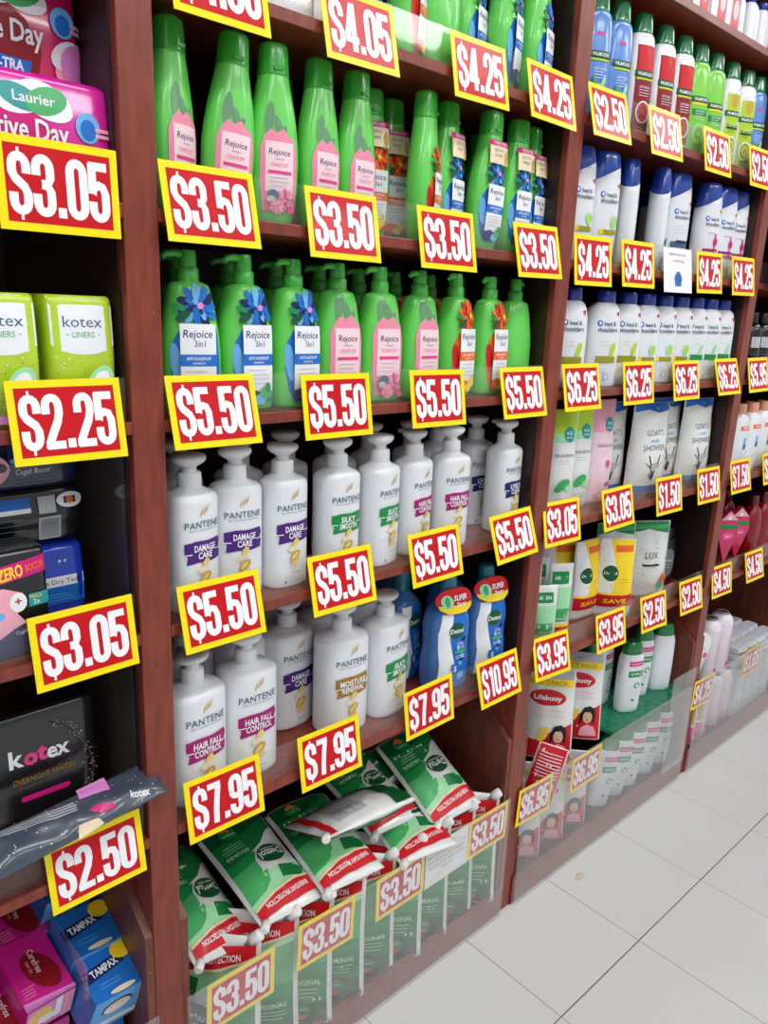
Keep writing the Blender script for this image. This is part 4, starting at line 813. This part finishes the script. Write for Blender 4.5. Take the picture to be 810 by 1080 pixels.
# ================================================================== LEFT BAY
class Soft:
    """puffy wrapped pack: front centred at x=0, y=0 is the middle, z from 0"""
    def __init__(s, w_, d, h, n=7, puff=.10, rnd=.012):
        a, b = w_/2, d/2; s.B = Body([(0, a*.93, b*.86, n), (rnd*.4, a*.985, b*.95, n), (rnd*1.6, a, b, n), (h*.5, a*1.0, b*(1+puff), n), (h-rnd*1.6, a, b, n), (h-rnd*.4, a*.985, b*.94, n), (h, a*.93, b*.80, n)], k=4); s.surf = s.B.surf
    def build(s, m): return s.B.build('wrapper', m, 40)
def pack(name, label, cat, pos, dims, m, fn, rot=(0, 0, 0), group=None, extra=()):
    S = Soft(*dims); p = Print(S.surf, .012); fn(p, dims[0], dims[2])
    thing(name, label, cat, pos, [('wrapper', S.build(m)), ('front_print', p.build('front_print'))]+list(extra), rot=rot, group=group)
glossm = mat('magenta_film', (222, 36, 160), rough=.18, coat=.7, var=.08, scale=25, bump=.3)
glossr = mat('crimson_film', (206, 30, 100), rough=.2, coat=.7, var=.08, scale=25, bump=.3)
def pr_laur(xtra):
    def f(p, w_, h):
        o = .052 if xtra else .040
        p.poly([(-w_/2+.004, h*.05), (o-.004, h*.05), (o+.002, h*.35), (o-.014, h*.58), (o-.03, h*.66), (-w_/2+.004, h*.70)], 'dred' if xtra else 'magenta')
        p.ell(-.012+o-.03, h*.78, .030, .016, 'white', rot=14, n=20); p.ell(.012+o-.03, h*.78, .030, .018, 'white', rot=-20, n=20); p.ell(-.015+o-.03, h*.78, .024, .012, 'teal', rot=-16, n=18); p.ell(.013+o-.03, h*.78, .023, .014, 'mgreen', rot=18, n=18); p.text('Laurier', o-.030, h*.785, .010, 'white', wd=.044, bold=.01)
        p.text('Active Day', o-.046, h*(.47 if xtra else .53), .021, 'white', wd=.100, bold=.02)
        if xtra: p.poly([(o-.09, h*.16), (o-.012, h*.13), (o-.010, h*.25), (o-.09, h*.28)], 'blue'); p.text('X-TRA', o-.036, h*.20, .010, 'white', wd=.036, bold=.03); p.ell(o+.038, h*.22, .022, .014, 'pink', n=16); p.ell(o+.030, h*.36, .020, .014, 'white', rot=30, n=16); p.ell(o+.046, h*.34, .014, .018, 'pink', n=16)
        p.ell(o+.026, h*.62, .014, .016, 'lblue'); p.ell(o+.026, h*.60, .009, .011, 'blue'); p.rect(o+.034, o+.052, h*.60, h*.63, 'pink'); p.rect(o+.034, o+.050, h*.55, h*.58, 'pink'); p.ell(o+.040, h*.30, .018, .020, 'lilac', n=16)
    return f
pack('pad_pack', 'magenta pad pack at the front above the left $3.05 sign', 'pad pack', (.325, .062, S2), (.20, .075, .122), glossm, pr_laur(False), group='pink pad packs')
pack('pad_pack', 'crimson pad pack standing on and behind the magenta one', 'pad pack', (.312, .150, S2), (.205, .075, .225), glossr, lambda p, w_, h: pr_laur(True)(Sub(p, .112), w_, .118), group='pink pad packs') if False else None
class Sub:
    """print offset upwards by dz"""
    def __init__(s, p, dz): s.p, s.dz = p, dz
    def poly(s, pts, k): s.p.poly([(x, z+s.dz) for x, z in pts], k)
    def rect(s, a, b, c, d, k): s.p.rect(a, b, c+s.dz, d+s.dz, k)
    def ell(s, x, z, *a, **k): s.p.ell(x, z+s.dz, *a, **k)
    def text(s, t, x, z, *a, **k): s.p.text(t, x, z+s.dz, *a, **k)
pack('pad_pack', 'pink pad pack lying flat under the crimson one, behind the magenta pack', 'pad pack', (.312, .150, S2), (.205, .075, .112), glossr, pr_laur(False), group='pink pad packs')
pack('pad_pack', 'crimson pad pack with blue ribbon stacked above the magenta one', 'pad pack', (.314, .128, S2+.1135), (.20, .09, .125), glossr, pr_laur(True), group='pink pad packs')
limef = mat('lime_film', (186, 214, 44), rough=.25, coat=.5, var=.05, bump=.2)
def pr_kot(p, w_, h):
    a = w_/2-.003
    p.poly([(-a, h*.985), (-a, h*.62), (-a*.7, h*.575), (-a*.35, h*.55), (0, h*.545), (a*.35, h*.55), (a*.7, h*.575), (a, h*.62), (a, h*.985)], 'white')
    p.text('kotex', 0, h*.80, .0125, 'slate', wd=.046); p.text('LINERS', 0, h*.70, .0065, 'mgreen', wd=.026); p.rect(-.020, -.017, h*.698, h*.704, 'mgreen'); p.rect(.017, .020, h*.698, h*.704, 'mgreen')
    for i in range(70): p.ell(random.uniform(-a, a), random.uniform(h*.05, h*.54), .0009, .0009, random.choice(['olive', 'olive', 'brown', 'white']), n=5)
    p.ell(.012, h*.34, .014, .020, 'lgreen', rot=-30, n=16); p.ell(.012, h*.34, .009, .014, 'white', rot=-30, n=14); p.rect(-a, a, h*.04, h*.10, 'lilac')
pack('liner_pack', 'lime green liner pack beside the wooden upright', 'liner pack', (.372, .058, S3), (.080, .075, .147), limef, pr_kot, group='lime green liner packs')
pack('liner_pack', 'lime green liner pack cut off by the left edge', 'liner pack', (.283, .058, S3), (.080, .075, .147), limef, pr_kot, group='lime green liner packs')
# navy and black night pads
navyf = mat('navy_film', (18, 26, 66), rough=.2, coat=.6, var=.1, bump=.2); blackf = mat('black_film', (20, 20, 24), rough=.22, coat=.6, var=.1, bump=.2); bluef = mat('cobalt_film', (26, 62, 190), rough=.2, coat=.6, bump=.2)
def pr_zero(p, w_, h):
    a = w_/2-.003
    p.rect(-a, a, .006, h*.30, 'navy'); p.poly([(-a, h*.70), (a, h*.78), (a, h*.93), (-a, h*.85)], 'magenta'); p.text('ZERO', .000, h*.81, .014, 'yellow', wd=.030, bold=.03, rot=8, shear=.15); p.text('BOCOR', .029, h*.84, .008, 'orange', wd=.022, bold=.03, rot=8)
    p.poly([(-a, h*.66), (-.01, h*.69), (.012, h*.62), (.016, h*.50), (.004, h*.44), (.014, h*.34), (.0, h*.30), (-a, h*.12)], 'pink'); p.ell(-.020, h*.44, .010, .006, 'lblue'); p.ell(.006, h*.54, .010, .012, 'white'); p.text('+', .006, h*.55, .010, 'red', bold=.03); p.rect(.018, a, h*.48, h*.60, 'teal'); p.text('2x', .027, h*.52, .006, 'white'); p.text('MAX', .027, h*.57, .005, 'yellow')
    p.text('Cegah Bocor', .016, h*.27, .005, 'white', wd=.030, rot=8)
pack('night_pad_pack', 'black and navy pad pack with magenta band at the front', 'pad pack', (.268, .052, S4), (.090, .062, .135), blackf, pr_zero, rot=(0, 0, R(3)), group='navy and black pad packs')
def pr_blue(p, w_, h):
    p.rect(-w_*.46, w_*.46, h*.52, h*.64, 'white'); p.text('Ultra Dry Tech', 0, h*.58, .006, 'navy', wd=w_*.8); p.rect(-w_*.46, w_*.46, h*.30, h*.52, 'blue'); p.lines(-w_*.2, w_*.3, h*.42, 3, .004, 'lblue'); p.ell(.005, h*.82, .002, .002, 'lgreen'); p.ell(.012, h*.82, .002, .002, 'lgreen'); p.rect(-w_*.46, w_*.46, .003, h*.18, 'black'); p.text('or', -w_*.36, h*.10, .004, 'white')
pack('night_pad_pack', 'cobalt blue pad pack lying behind the black and navy one', 'pad pack', (.345, .120, S4), (.078, .07, .112), bluef, pr_blue, group='navy and black pad packs')
def pr_back(p, w_, h):
    p.rect(-w_*.46, -w_*.02, h*.60, h*.86, 'blue'); p.rect(-w_*.46, -w_*.02, h*.60, h*.72, 'white'); p.lines(-w_*.46, -w_*.02, h*.50, 6, .0075, 'grey'); p.rect(w_*.05, w_*.22, h*.56, h*.86, 'lgrey'); p.rect(w_*.04, w_*.26, h*.08, h*.50, 'lgrey')
    for i in range(9): p.rect(w_*.06, w_*.24, h*(.12+.04*i), h*(.12+.04*i)+.0012, 'grey')
    p.ell(w_*.36, h*.76, .017, .010, 'white', n=20); p.rect(w_*.30, w_*.42, h*.70, h*.82, 'navy'); p.ell(w_*.36, h*.76, .005, .005, 'orange')
pack('night_pad_pack', 'black pad pack showing barcode panel, stacked on the blue one', 'pad pack', (.327, .135, S4+.114), (.128, .07, .073), blackf, pr_back, group='navy and black pad packs')
def pr_top(p, w_, h):
    p.ell(-w_*.36, h*.4, .022, .020, 'pink', n=18); p.rect(-w_*.2, w_*.46, h*.5, h*.9, 'navy'); p.text('Cegah Bocor', .004, h*.34, .007, 'white', wd=.042); p.lines(-.018, .034, h*.16, 2, .005, 'grey'); p.ell(-.014, h*.55, .010, .004, 'lblue')
pack('night_pad_pack', 'navy pad pack on top of the stack, under the $2.25 sign', 'pad pack', (.327, .135, S4+.1885), (.128, .07, .068), navyf, pr_top, group='navy and black pad packs')
def pr_over(p, w_, h):
    p.text('k', -.022, h*.71, .024, 'white', bold=.03, rot=0); p.text('o', -.004, h*.70, .022, 'hotpink', bold=.05); p.text('t', .011, h*.71, .022, 'hotpink', bold=.05); p.text('ex', .032, h*.70, .022, 'white', wd=.030, bold=.03)
    p.text('OVERNIGHT PANTIES', .012, h*.55, .0075, 'bronze', wd=.082); p.lines(-.03, .03, h*.50, 1, .005, 'brown'); p.poly([(-.018, h*.395), (.042, h*.395), (.045, h*.415), (.042, h*.435), (-.018, h*.435), (-.021, h*.415)], 'magenta')
    for i in range(60):
        t = random.uniform(-.5, 1.3); r = random.gauss(.070, .004); p.ell(.006+r*math.cos(t), h*.52+r*1.15*math.sin(t), .0008, .0008, random.choice(['lgrey', 'cream', 'gold']), n=5)
    for i in range(26):
        t0 = -.6+i*.07; p.poly([(.006+.066*math.cos(t0), h*.52+.076*math.sin(t0)), (.006+.067*math.cos(t0), h*.52+.077*math.sin(t0)), (.006+.067*math.cos(t0+.08), h*.52+.077*math.sin(t0+.08)), (.006+.066*math.cos(t0+.08), h*.52+.076*math.sin(t0+.08))], 'brown')
    p.text('360', -.060, h*.24, .007, 'bronze'); p.poly([(-.085, h*.06), (-.030, h*.13), (-.030, h*.22), (-.085, h*.14)], 'lilac')
pack('overnight_pad_pack', 'black pad pack with pink and white lettering behind the grey packet', 'pad pack', (.296, .112, S5), (.176, .07, .208), blackf, pr_over)
# grey foil packet hanging out over the lip
def pr_foil(p, w_, h):
    for i in range(4): p.poly([(-.035+.004*i, h*.05), (-.033+.004*i, h*.05), (-.012+.004*i, h*.55), (-.014+.004*i, h*.55)], 'lgrey')
    p.poly([(-.035, h*.60), (-.014, h*.58), (-.010, h*.74), (-.035, h*.75)], 'lilac'); p.ell(.012, h*.66, .016, .006, 'magenta', rot=70); p.text('kotex', .016, h*.86, .009, 'white', wd=.026, bold=.03, rot=75); p.poly([(.02, h*.52), (.034, h*.50), (.030, h*.64), (.022, h*.62)], 'cream')
    for i in range(50): p.ell(random.uniform(-w_*.44, w_*.44), random.uniform(h*.04, h*.96), .0011, .0006, 'white', rot=random.uniform(0, 90), n=5)
FB = Pouch(.060, .256, .028, 21, gusset=.35, wr=.0050); fp = Print(FB.surf, .008); pr_foil(fp, .060, .256)
foil = mat('dark_grey_foil', (66, 74, 88), rough=.28, coat=.5, var=.15, scale=30)
thing('foil_packet', 'dark grey foil packet lying over the lip above the $2.50 sign', 'packet', None, [('packet_film', FB.build('packet_film', foil, 16, 30)), ('front_print', fp.build('front_print'))], M=frame((.180, -.006, .690), (.06, -.90, -.42), (.985, -.09, .045)))

# boxes in the left bin
def carton(name, label, M, w_, d, h, m, fn, group, end):
    """carton lying with its printed face on -y local; x width, z height"""
    p = Print(lambda x, z, e: (x, -d/2-e, z), .05); fn(p, w_, h)
    me = MB().box(-w_/2, w_/2, -d/2, d/2, 0, h).build('carton', m)
    pe = Print(lambda x, z, e: (x, z, -e), .05); end(pe, w_, d)
    thing(name, label, 'carton', None, [('carton', me), ('front_print', p.build('front_print')), ('end_print', pe.build('end_print'))], M=M, group=group)
pinkc = mat('pink_carton', (206, 32, 140), rough=.3, coat=.5, var=.08, scale=20); bluec = mat('blue_carton', (24, 110, 196), rough=.35, coat=.4)
def pr_care(p, w_, h):
    p.ell(.006, h*.45, .020, .036, 'dred', rot=20, n=18); p.text('Carefree', .004, h*.60, .009, 'white', wd=.040, rot=-90); p.text('super dry', -.006, h*.55, .005, 'pink', wd=.020, rot=-90); p.lines(-w_*.42, -w_*.15, h*.30, 4, .005, 'pink'); p.poly([(-w_/2, 0), (w_/2, 0), (w_/2, h*.05), (-w_/2, h*.12)], 'lilac')
def pr_tam(p, w_, h):
    p.poly([(-w_*.48, h*.40), (w_*.30, h*.55), (w_*.34, h*.80), (-w_*.48, h*.66)], 'navy'); p.text('TAMPAX', -w_*.08, h*.60, .011, 'white', wd=w_*.55, bold=.03, rot=8); p.ell(w_*.34, h*.80, .017, .014, 'yellow', n=18); p.lines(-w_*.3, w_*.1, h*.30, 2, .006, 'lblue'); p.ell(w_*.05, h*.06, .02, .004, 'cream')
def end_care(p, w_, d):
    p.rect(-w_*.48, w_*.48, -d*.48, d*.48, 'lilac'); p.ell(-w_*.2, -d*.1, .018, .016, 'lgold', n=14); p.ell(-w_*.05, d*.15, .014, .009, 'white'); p.rect(w_*.1, w_*.24, -d*.48, d*.3, 'white'); p.rect(w_*.26, w_*.48, -d*.48, d*.48, 'pink')
def end_tam(p, w_, d):
    p.rect(-w_*.49, w_*.49, -d*.49, d*.49, 'lblue'); p.poly([(-w_*.49, d*.2), (w_*.49, d*.3), (w_*.49, d*.42), (-w_*.49, d*.34)], 'white'); p.ell(0, -d*.12, w_*.30, d*.20, 'navy', n=20); p.ell(0, -d*.10, w_*.27, d*.17, 'cream', n=20)
    for i in range(4): p.ell(-.014+.009*i, -d*.08, .004, .008, 'white', rot=20*i-30, n=8)
CX = [(.286, .115, .372, 6, 0), (.238, .110, .330, 8, 1), (.288, .215, .395, 4, 2), (.232, .205, .352, 0, 3), (.30, .30, .40, 3, 4)]
for i, (x, y, z, a, k) in enumerate(CX):
    nm = ['pink carton at the front beside the clear divider', 'pink carton at the lower left corner of the bin', 'pink carton behind the front one by the divider', 'pink carton second row at the left edge', 'pink carton at the very back by the divider'][i]
    carton('liner_carton', nm, frame((x, y-.05, z-.018), (math.cos(R(a)), math.sin(R(a)), -.06), (-.07, .94, .30)), .072, .055, .112, pinkc, pr_care, 'pink cartons in the left bin', end_care)
TX = [(.368, .075, .352), (.363, .140, .385), (.358, .225, .430)]
for i, (x, y, z) in enumerate(TX):
    nm = ['light blue carton with yellow sticker at the front of the left bin', 'blue carton with yellow sticker in the middle of the left bin', 'blue carton highest at the back of the left bin'][i]
    carton('tampon_carton', nm, frame((x, y-.045, z-.02), (.985, .10, -.12), (-.09, .93, .34)), .082, .08, .075, bluec, pr_tam, 'blue cartons in the left bin', end_tam)
for i, (x, y, z0, z1, m_) in enumerate([(.27, .17, .0585, .335, pinkc), (.365, .15, .0585, .31, bluec)]):
    # boxes underneath, only glimpsed
    for j in range(3):
        h = (z1-z0-.03)/3; thing('liner_carton' if i == 0 else 'tampon_carton', '%s carton lying beneath the others, layer %s from the floor' % ('pink' if i == 0 else 'blue', ORD[j]), 'carton', (x, y, z0+j*h), [('carton', MB().box(-.05 if i == 0 else -.030, .05 if i == 0 else .030, -.08, .10, 0, h-.002).build('carton', m_))], group='cartons at the bottom of the left bin')

# ================================================================== TOP SHELVES AND FAR RIGHT BAY
boxw = mat('white_card', (234, 234, 236), rough=.45)
for i, (x, w_, y) in enumerate([(.66, .09, .06), (.755, .07, .075)]):
    p = Print(lambda a, b, e: (a, -.031-e, b), .05); p.rect(-w_*.4, w_*.4, .10, .14, 'lblue'); p.lines(-w_*.3, w_*.3, .08, 3, .01, 'lgrey')
    thing('white_box', 'white box on the top shelf, %s of two above the green bottles' % ('left' if i == 0 else 'right'), 'box', (x, y, S1), [('carton', MB().box(-w_/2, w_/2, -.031, .031, 0, .20).build('carton', boxw)), ('front_print', p.build('front_print'))], group='white boxes on the top shelf')
for i, (x, y) in enumerate([(1.72, .055), (1.80, .055), (1.865, .055)]):
    p = Print(lambda a, b, e: (a, -.031-e, b), .05); p.rect(-.006, .032, .004, .15, 'red'); p.ell(.014, .05, .012, .02, 'lgrey')
    thing('red_white_box', 'white box with red panel on the highest shelf, %s from left' % ORD[i], 'box', (x, y, S0), [('carton', MB().box(-.034, .034, -.031, .031, 0, .18).build('carton', boxw)), ('front_print', p.build('front_print'))], group='boxes on the highest shelf')
for i, x in enumerate([1.945, 2.02, 2.085]):
    thing('curved_shampoo_bottle', 'white blue-capped bottle on the highest shelf at top right, %s from left' % ORD[i], 'bottle', (x, .058, S0), [('body', WBb), ('cap', WBc)], rot=(0, 0, R(170)), group='bottles on the highest shelf', scale=.6)
thing('plain_white_bottle', 'pale plain bottle at the right end behind the green pump bottles', 'bottle', (1.237, .135, S3), [('body', HBb), ('cap', HBc)], rot=(0, 0, R(180)), scale=.82)
# black bottles (far bay, behind $5.95)
BK = Body([(0, .026, .026, 2), (.004, .029, .029, 2), (.10, .030, .030, 2), (.135, .026, .026, 2), (.15, .014, .014, 2)], k=3); bk = BK.build('body', mat('black_bottle', (20, 19, 21), rough=.2, coat=.4))
bkc = MB().lathe([(.013, .149), (.013, .149), (.014, .152), (.014, .175), (.012, .178), (.012, .178)], seg=18).build('cap', mat('black_cap', (30, 30, 32), rough=.3)); p = Print(BK.surf); p.rect(-.014, .014, .08, .11, 'lgrey'); p.lines(-.012, .012, .06, 3, .008, 'grey'); bkp = p.build()
for i, (x, y) in enumerate([(2.245, .07), (2.32, .065), (2.40, .07), (2.28, .14)]): thing('black_bottle', 'black bottle with grey label in the far right bay, %s along' % ORD[i], 'bottle', (x, y, S3), [('body', bk), ('cap', bkc), ('label', bkp)], rot=(0, 0, R(-30)), group='black bottles in the far bay')
# peach-capped white bottles
QB = Body([(0, .034, .024, 2.5), (.004, .039, .028, 2.5), (.09, .040, .029, 2.5), (.14, .039, .028, 2.5), (.165, .030, .023, 2.3), (.172, .019, .018, 2)], k=3); qb = QB.build('body', white)
qc = MB().lathe([(.0190, .171), (.0190, .171), (.0200, .174), (.0195, .198), (.0180, .201), (.0180, .201)], seg=22).build('cap', mat('peach_cap', (226, 158, 128), rough=.35)); p = Print(QB.surf); p.rect(-.020, .026, .125, .138, 'orange'); p.text('SOFT', .003, .1315, .007, 'white', wd=.028, bold=.02); p.rect(-.002, .010, .070, .104, 'lblue'); p.rect(-.002, .010, .070, .085, 'slate'); p.lines(-.012, .016, .055, 3, .007, 'lgrey'); qp = p.build()
for i, (x, y) in enumerate([(2.222, .060), (2.300, .055), (2.385, .055), (2.47, .055), (2.26, .14)]): thing('peach_capped_bottle', 'white bottle with peach cap in the far right bay, %s along' % ORD[i], 'bottle', (x, y, S4), [('body', qb), ('cap', qc), ('label', qp)], rot=(0, 0, R(-8)), group='peach-capped bottles')
# pointed pink packs and red bottles
def wedge_pack():
    pts = [(0, 0), (.030, .09), (.026, .125), (0, .155), (-.026, .125), (-.030, .09)]
    me = MB().prism([(x, z) for x, z in pts], 'y', -.008, .008).build('card', mat('raspberry_card', (206, 44, 96), rough=.3, coat=.4)); p = Print(lambda a, b, e: (a, -.008-e, b), .05)
    p.rect(-.027, .027, .100, .112, 'green'); p.poly([(-.025, .126), (.025, .126), (0, .150)], 'pink'); p.ell(0, .132, .006, .006, 'white'); p.ell(0, .08, .018, .014, 'hotpink'); p.text('2in1', 0, .080, .009, 'white'); p.lines(-.008, .008, .05, 3, .008, 'dred')
    return [('card', me), ('front_print', p.build('front_print'))]
WP = wedge_pack()
for i, (x, y) in enumerate([(2.345, .055), (2.425, .055)]): thing('pointed_pack', 'pointed raspberry pink pack in the far right bay, %s of two' % ('left' if i == 0 else 'right'), 'pack', (x, y, S5+.018), WP, rot=(0, 0, R(-35)), group='pointed pink packs', scale=1.1)
WP = None
RBm = tinted('clear_red_plastic', (150, 12, 24), .25); rb = Body([(0, .034, .026, 2.4), (.004, .038, .029, 2.4), (.12, .040, .030, 2.4), (.16, .030, .024, 2.3), (.175, .015, .015, 2)], k=3).build('body', RBm); rbc = MB().lathe([(.014, .174), (.014, .174), (.016, .177), (.015, .205), (.013, .208), (.013, .208)], seg=18).build('cap', mat('dark_red_cap', (90, 12, 20), rough=.3, coat=.3))
for i, (x, y) in enumerate([(2.53, .06), (2.615, .06), (2.30, .15), (2.42, .15), (2.54, .15)]): thing('red_wash_bottle', 'clear dark red bottle in the far right bay, %s along' % ORD[i], 'bottle', (x, y, S5), [('body', rb), ('cap', rbc)], group='red bottles in the far bay')
# white spray cans with pink lettering
CAN = [(.0300, 0), (.0300, 0), (.0325, .004), (.0325, .150), (.0325, .150), (.0300, .162), (.0230, .171), (.0170, .174), (.0170, .174), (.0180, .177), (.0150, .180), (.0150, .180), (.0130, .174), (.004, .174)]
canm = MB().lathe(CAN, seg=26).build('body', mat('white_can_paint', (232, 224, 232), rough=.25, coat=.4)); CS = lambda x, z, e: (x, -math.sqrt(max(1e-8, (.0325+e)**2-x*x)), z)
p = Print(CS); p.text('PUREEN', .010, .085, .012, 'pink', wd=.085, rot=90, bold=.02); p.rect(.004, .020, .012, .034, 'hotpink'); canp = p.build(); canr = MB().lathe([(.0183, .1745), (.0183, .1745), (.0190, .177), (.0183, .1795), (.0183, .1795)], seg=22).build('rim', mat('steel_rim', (170, 170, 176), rough=.25, metal=.9))
G = 'white cans with pink lettering'
for i, (x, y, z) in enumerate([(2.345, .060, .252), (2.430, .060, .252), (2.30, .135, .252), (2.385, .135, .252)]): thing('spray_can', 'white can with pink lettering above the far bin, %s' % ['front left', 'front right', 'rear left', 'rear right'][i], 'can', (x, y, z), [('body', canm), ('rim', canr), ('label', canp)], rot=(0, 0, R(-20)), group=G, scale=1.12)
for i, (x, y) in enumerate([(2.345, .055), (2.430, .055), (2.505, .055), (2.345, .13), (2.43, .13), (2.29, .13)]): thing('spray_can', 'white can behind the far clear bin front, %s' % ['left front', 'middle front', 'right front', 'middle rear', 'right rear', 'left rear'][i], 'can', (x, y, .0585), [('body', canm), ('rim', canr), ('label', canp)], rot=(0, 0, R(-20)), group='white cans inside the far bin')
def pr_baby(p, w_, h):
    p.ell(-w_*.2, h*.7, .018, .014, 'cream'); p.ell(w_*.2, h*.45, .012, .009, 'hotpink', rot=30); p.ell(-.01, h*.25, .010, .012, 'hotpink'); p.text('Baby', 0, h*.6, .010, 'lilac', wd=.04); p.lines(-.02, .02, h*.15, 2, .006, 'pink')
pk = simple_pouch(.10, .12, .03, 31, pr_baby)
for i, (x, y, z, ry) in enumerate([(2.235, .055, .315, 32), (2.265, .115, .31, 8)]): thing('wipe_packet', 'white packet with pink flowers by the far upright, %s' % ('tilted in front' if i == 0 else 'standing behind'), 'packet', (x, y, z), pk, rot=(R(-8), R(ry), R(-20)), group='white packets in the far bin')
# small silver packets stacked on the right
sil = mat('silver_film', (206, 210, 218), rough=.25, coat=.4, var=.1); SPk = Soft(.07, .05, .022, 5, .15, .005).build(sil)
n_ = 0
for r_ in range(3):
    for c_ in range(4):
        for l_ in range(3):
            thing('small_packet', 'small silver-white packet stacked in the far bin, row %s, column %s, layer %s' % (ORD[r_], ORD[c_], ORD[l_]), 'packet', (2.555+.074*c_, .045+.056*r_, .235+.024*l_), [('wrapper', SPk)], group='small silver packets')
for c_ in range(4):
    thing('silver_carton', 'pale carton under the small silver packets, %s from left' % ORD[c_], 'carton', (2.555+.074*c_, .10, .0585), [('carton', MB().box(-.035, .035, -.085, .085, 0, .174).build('carton', sil))], group='pale cartons in the far bin')
def pr_yel(p, w_, h): p.rect(-w_*.42, w_*.42, h*.45, h*.9, 'gold'); p.ell(0, h*.6, .014, .016, 'cream'); p.rect(-w_*.42, w_*.42, .006, h*.4, 'hotpink'); p.text('Baby', 0, h*.25, .010, 'white', wd=.04)
yp = simple_pouch(.085, .16, .035, 33, pr_yel)
for i, x in enumerate([2.222, 2.275]): thing('wipe_packet', 'pink and yellow packet behind the far bin front, %s of two' % ('left' if i == 0 else 'right'), 'packet', (x, .045, .0585), yp, rot=(0, 0, R(-40)), group='pink and yellow packets')
for i, (x, y) in enumerate([(2.225, .10), (2.262, .085)]):
    thing('wipe_packet', 'packet lying under the tilted flowered one, %s of two' % ('left' if i == 0 else 'right'), 'packet', (x, y+.06, .0585), [('pouch_film', Soft(.03, .05, .235, 5).build(film))], group='packets filling the far bin')
# dry leaf scrap on the floor
lv = mesh('leaf_blade', [(-.018, 0, .0012), (-.008, .006, .004), (.004, .008, .005), (.016, .003, .002), (.012, -.006, .003), (0, -.008, .0045), (-.010, -.005, .003), (0, 0, .0065)], [(0, 6, 7), (6, 5, 7), (5, 4, 7), (4, 3, 7), (3, 2, 7), (2, 1, 7), (1, 0, 7)], mat('dry_leaf', (206, 192, 160), rough=.7))
o = obj('dry_leaf', lv, None, (1.52, -.058, 0)); tag(o, 'small curled beige scrap lying on the floor tile', 'leaf')
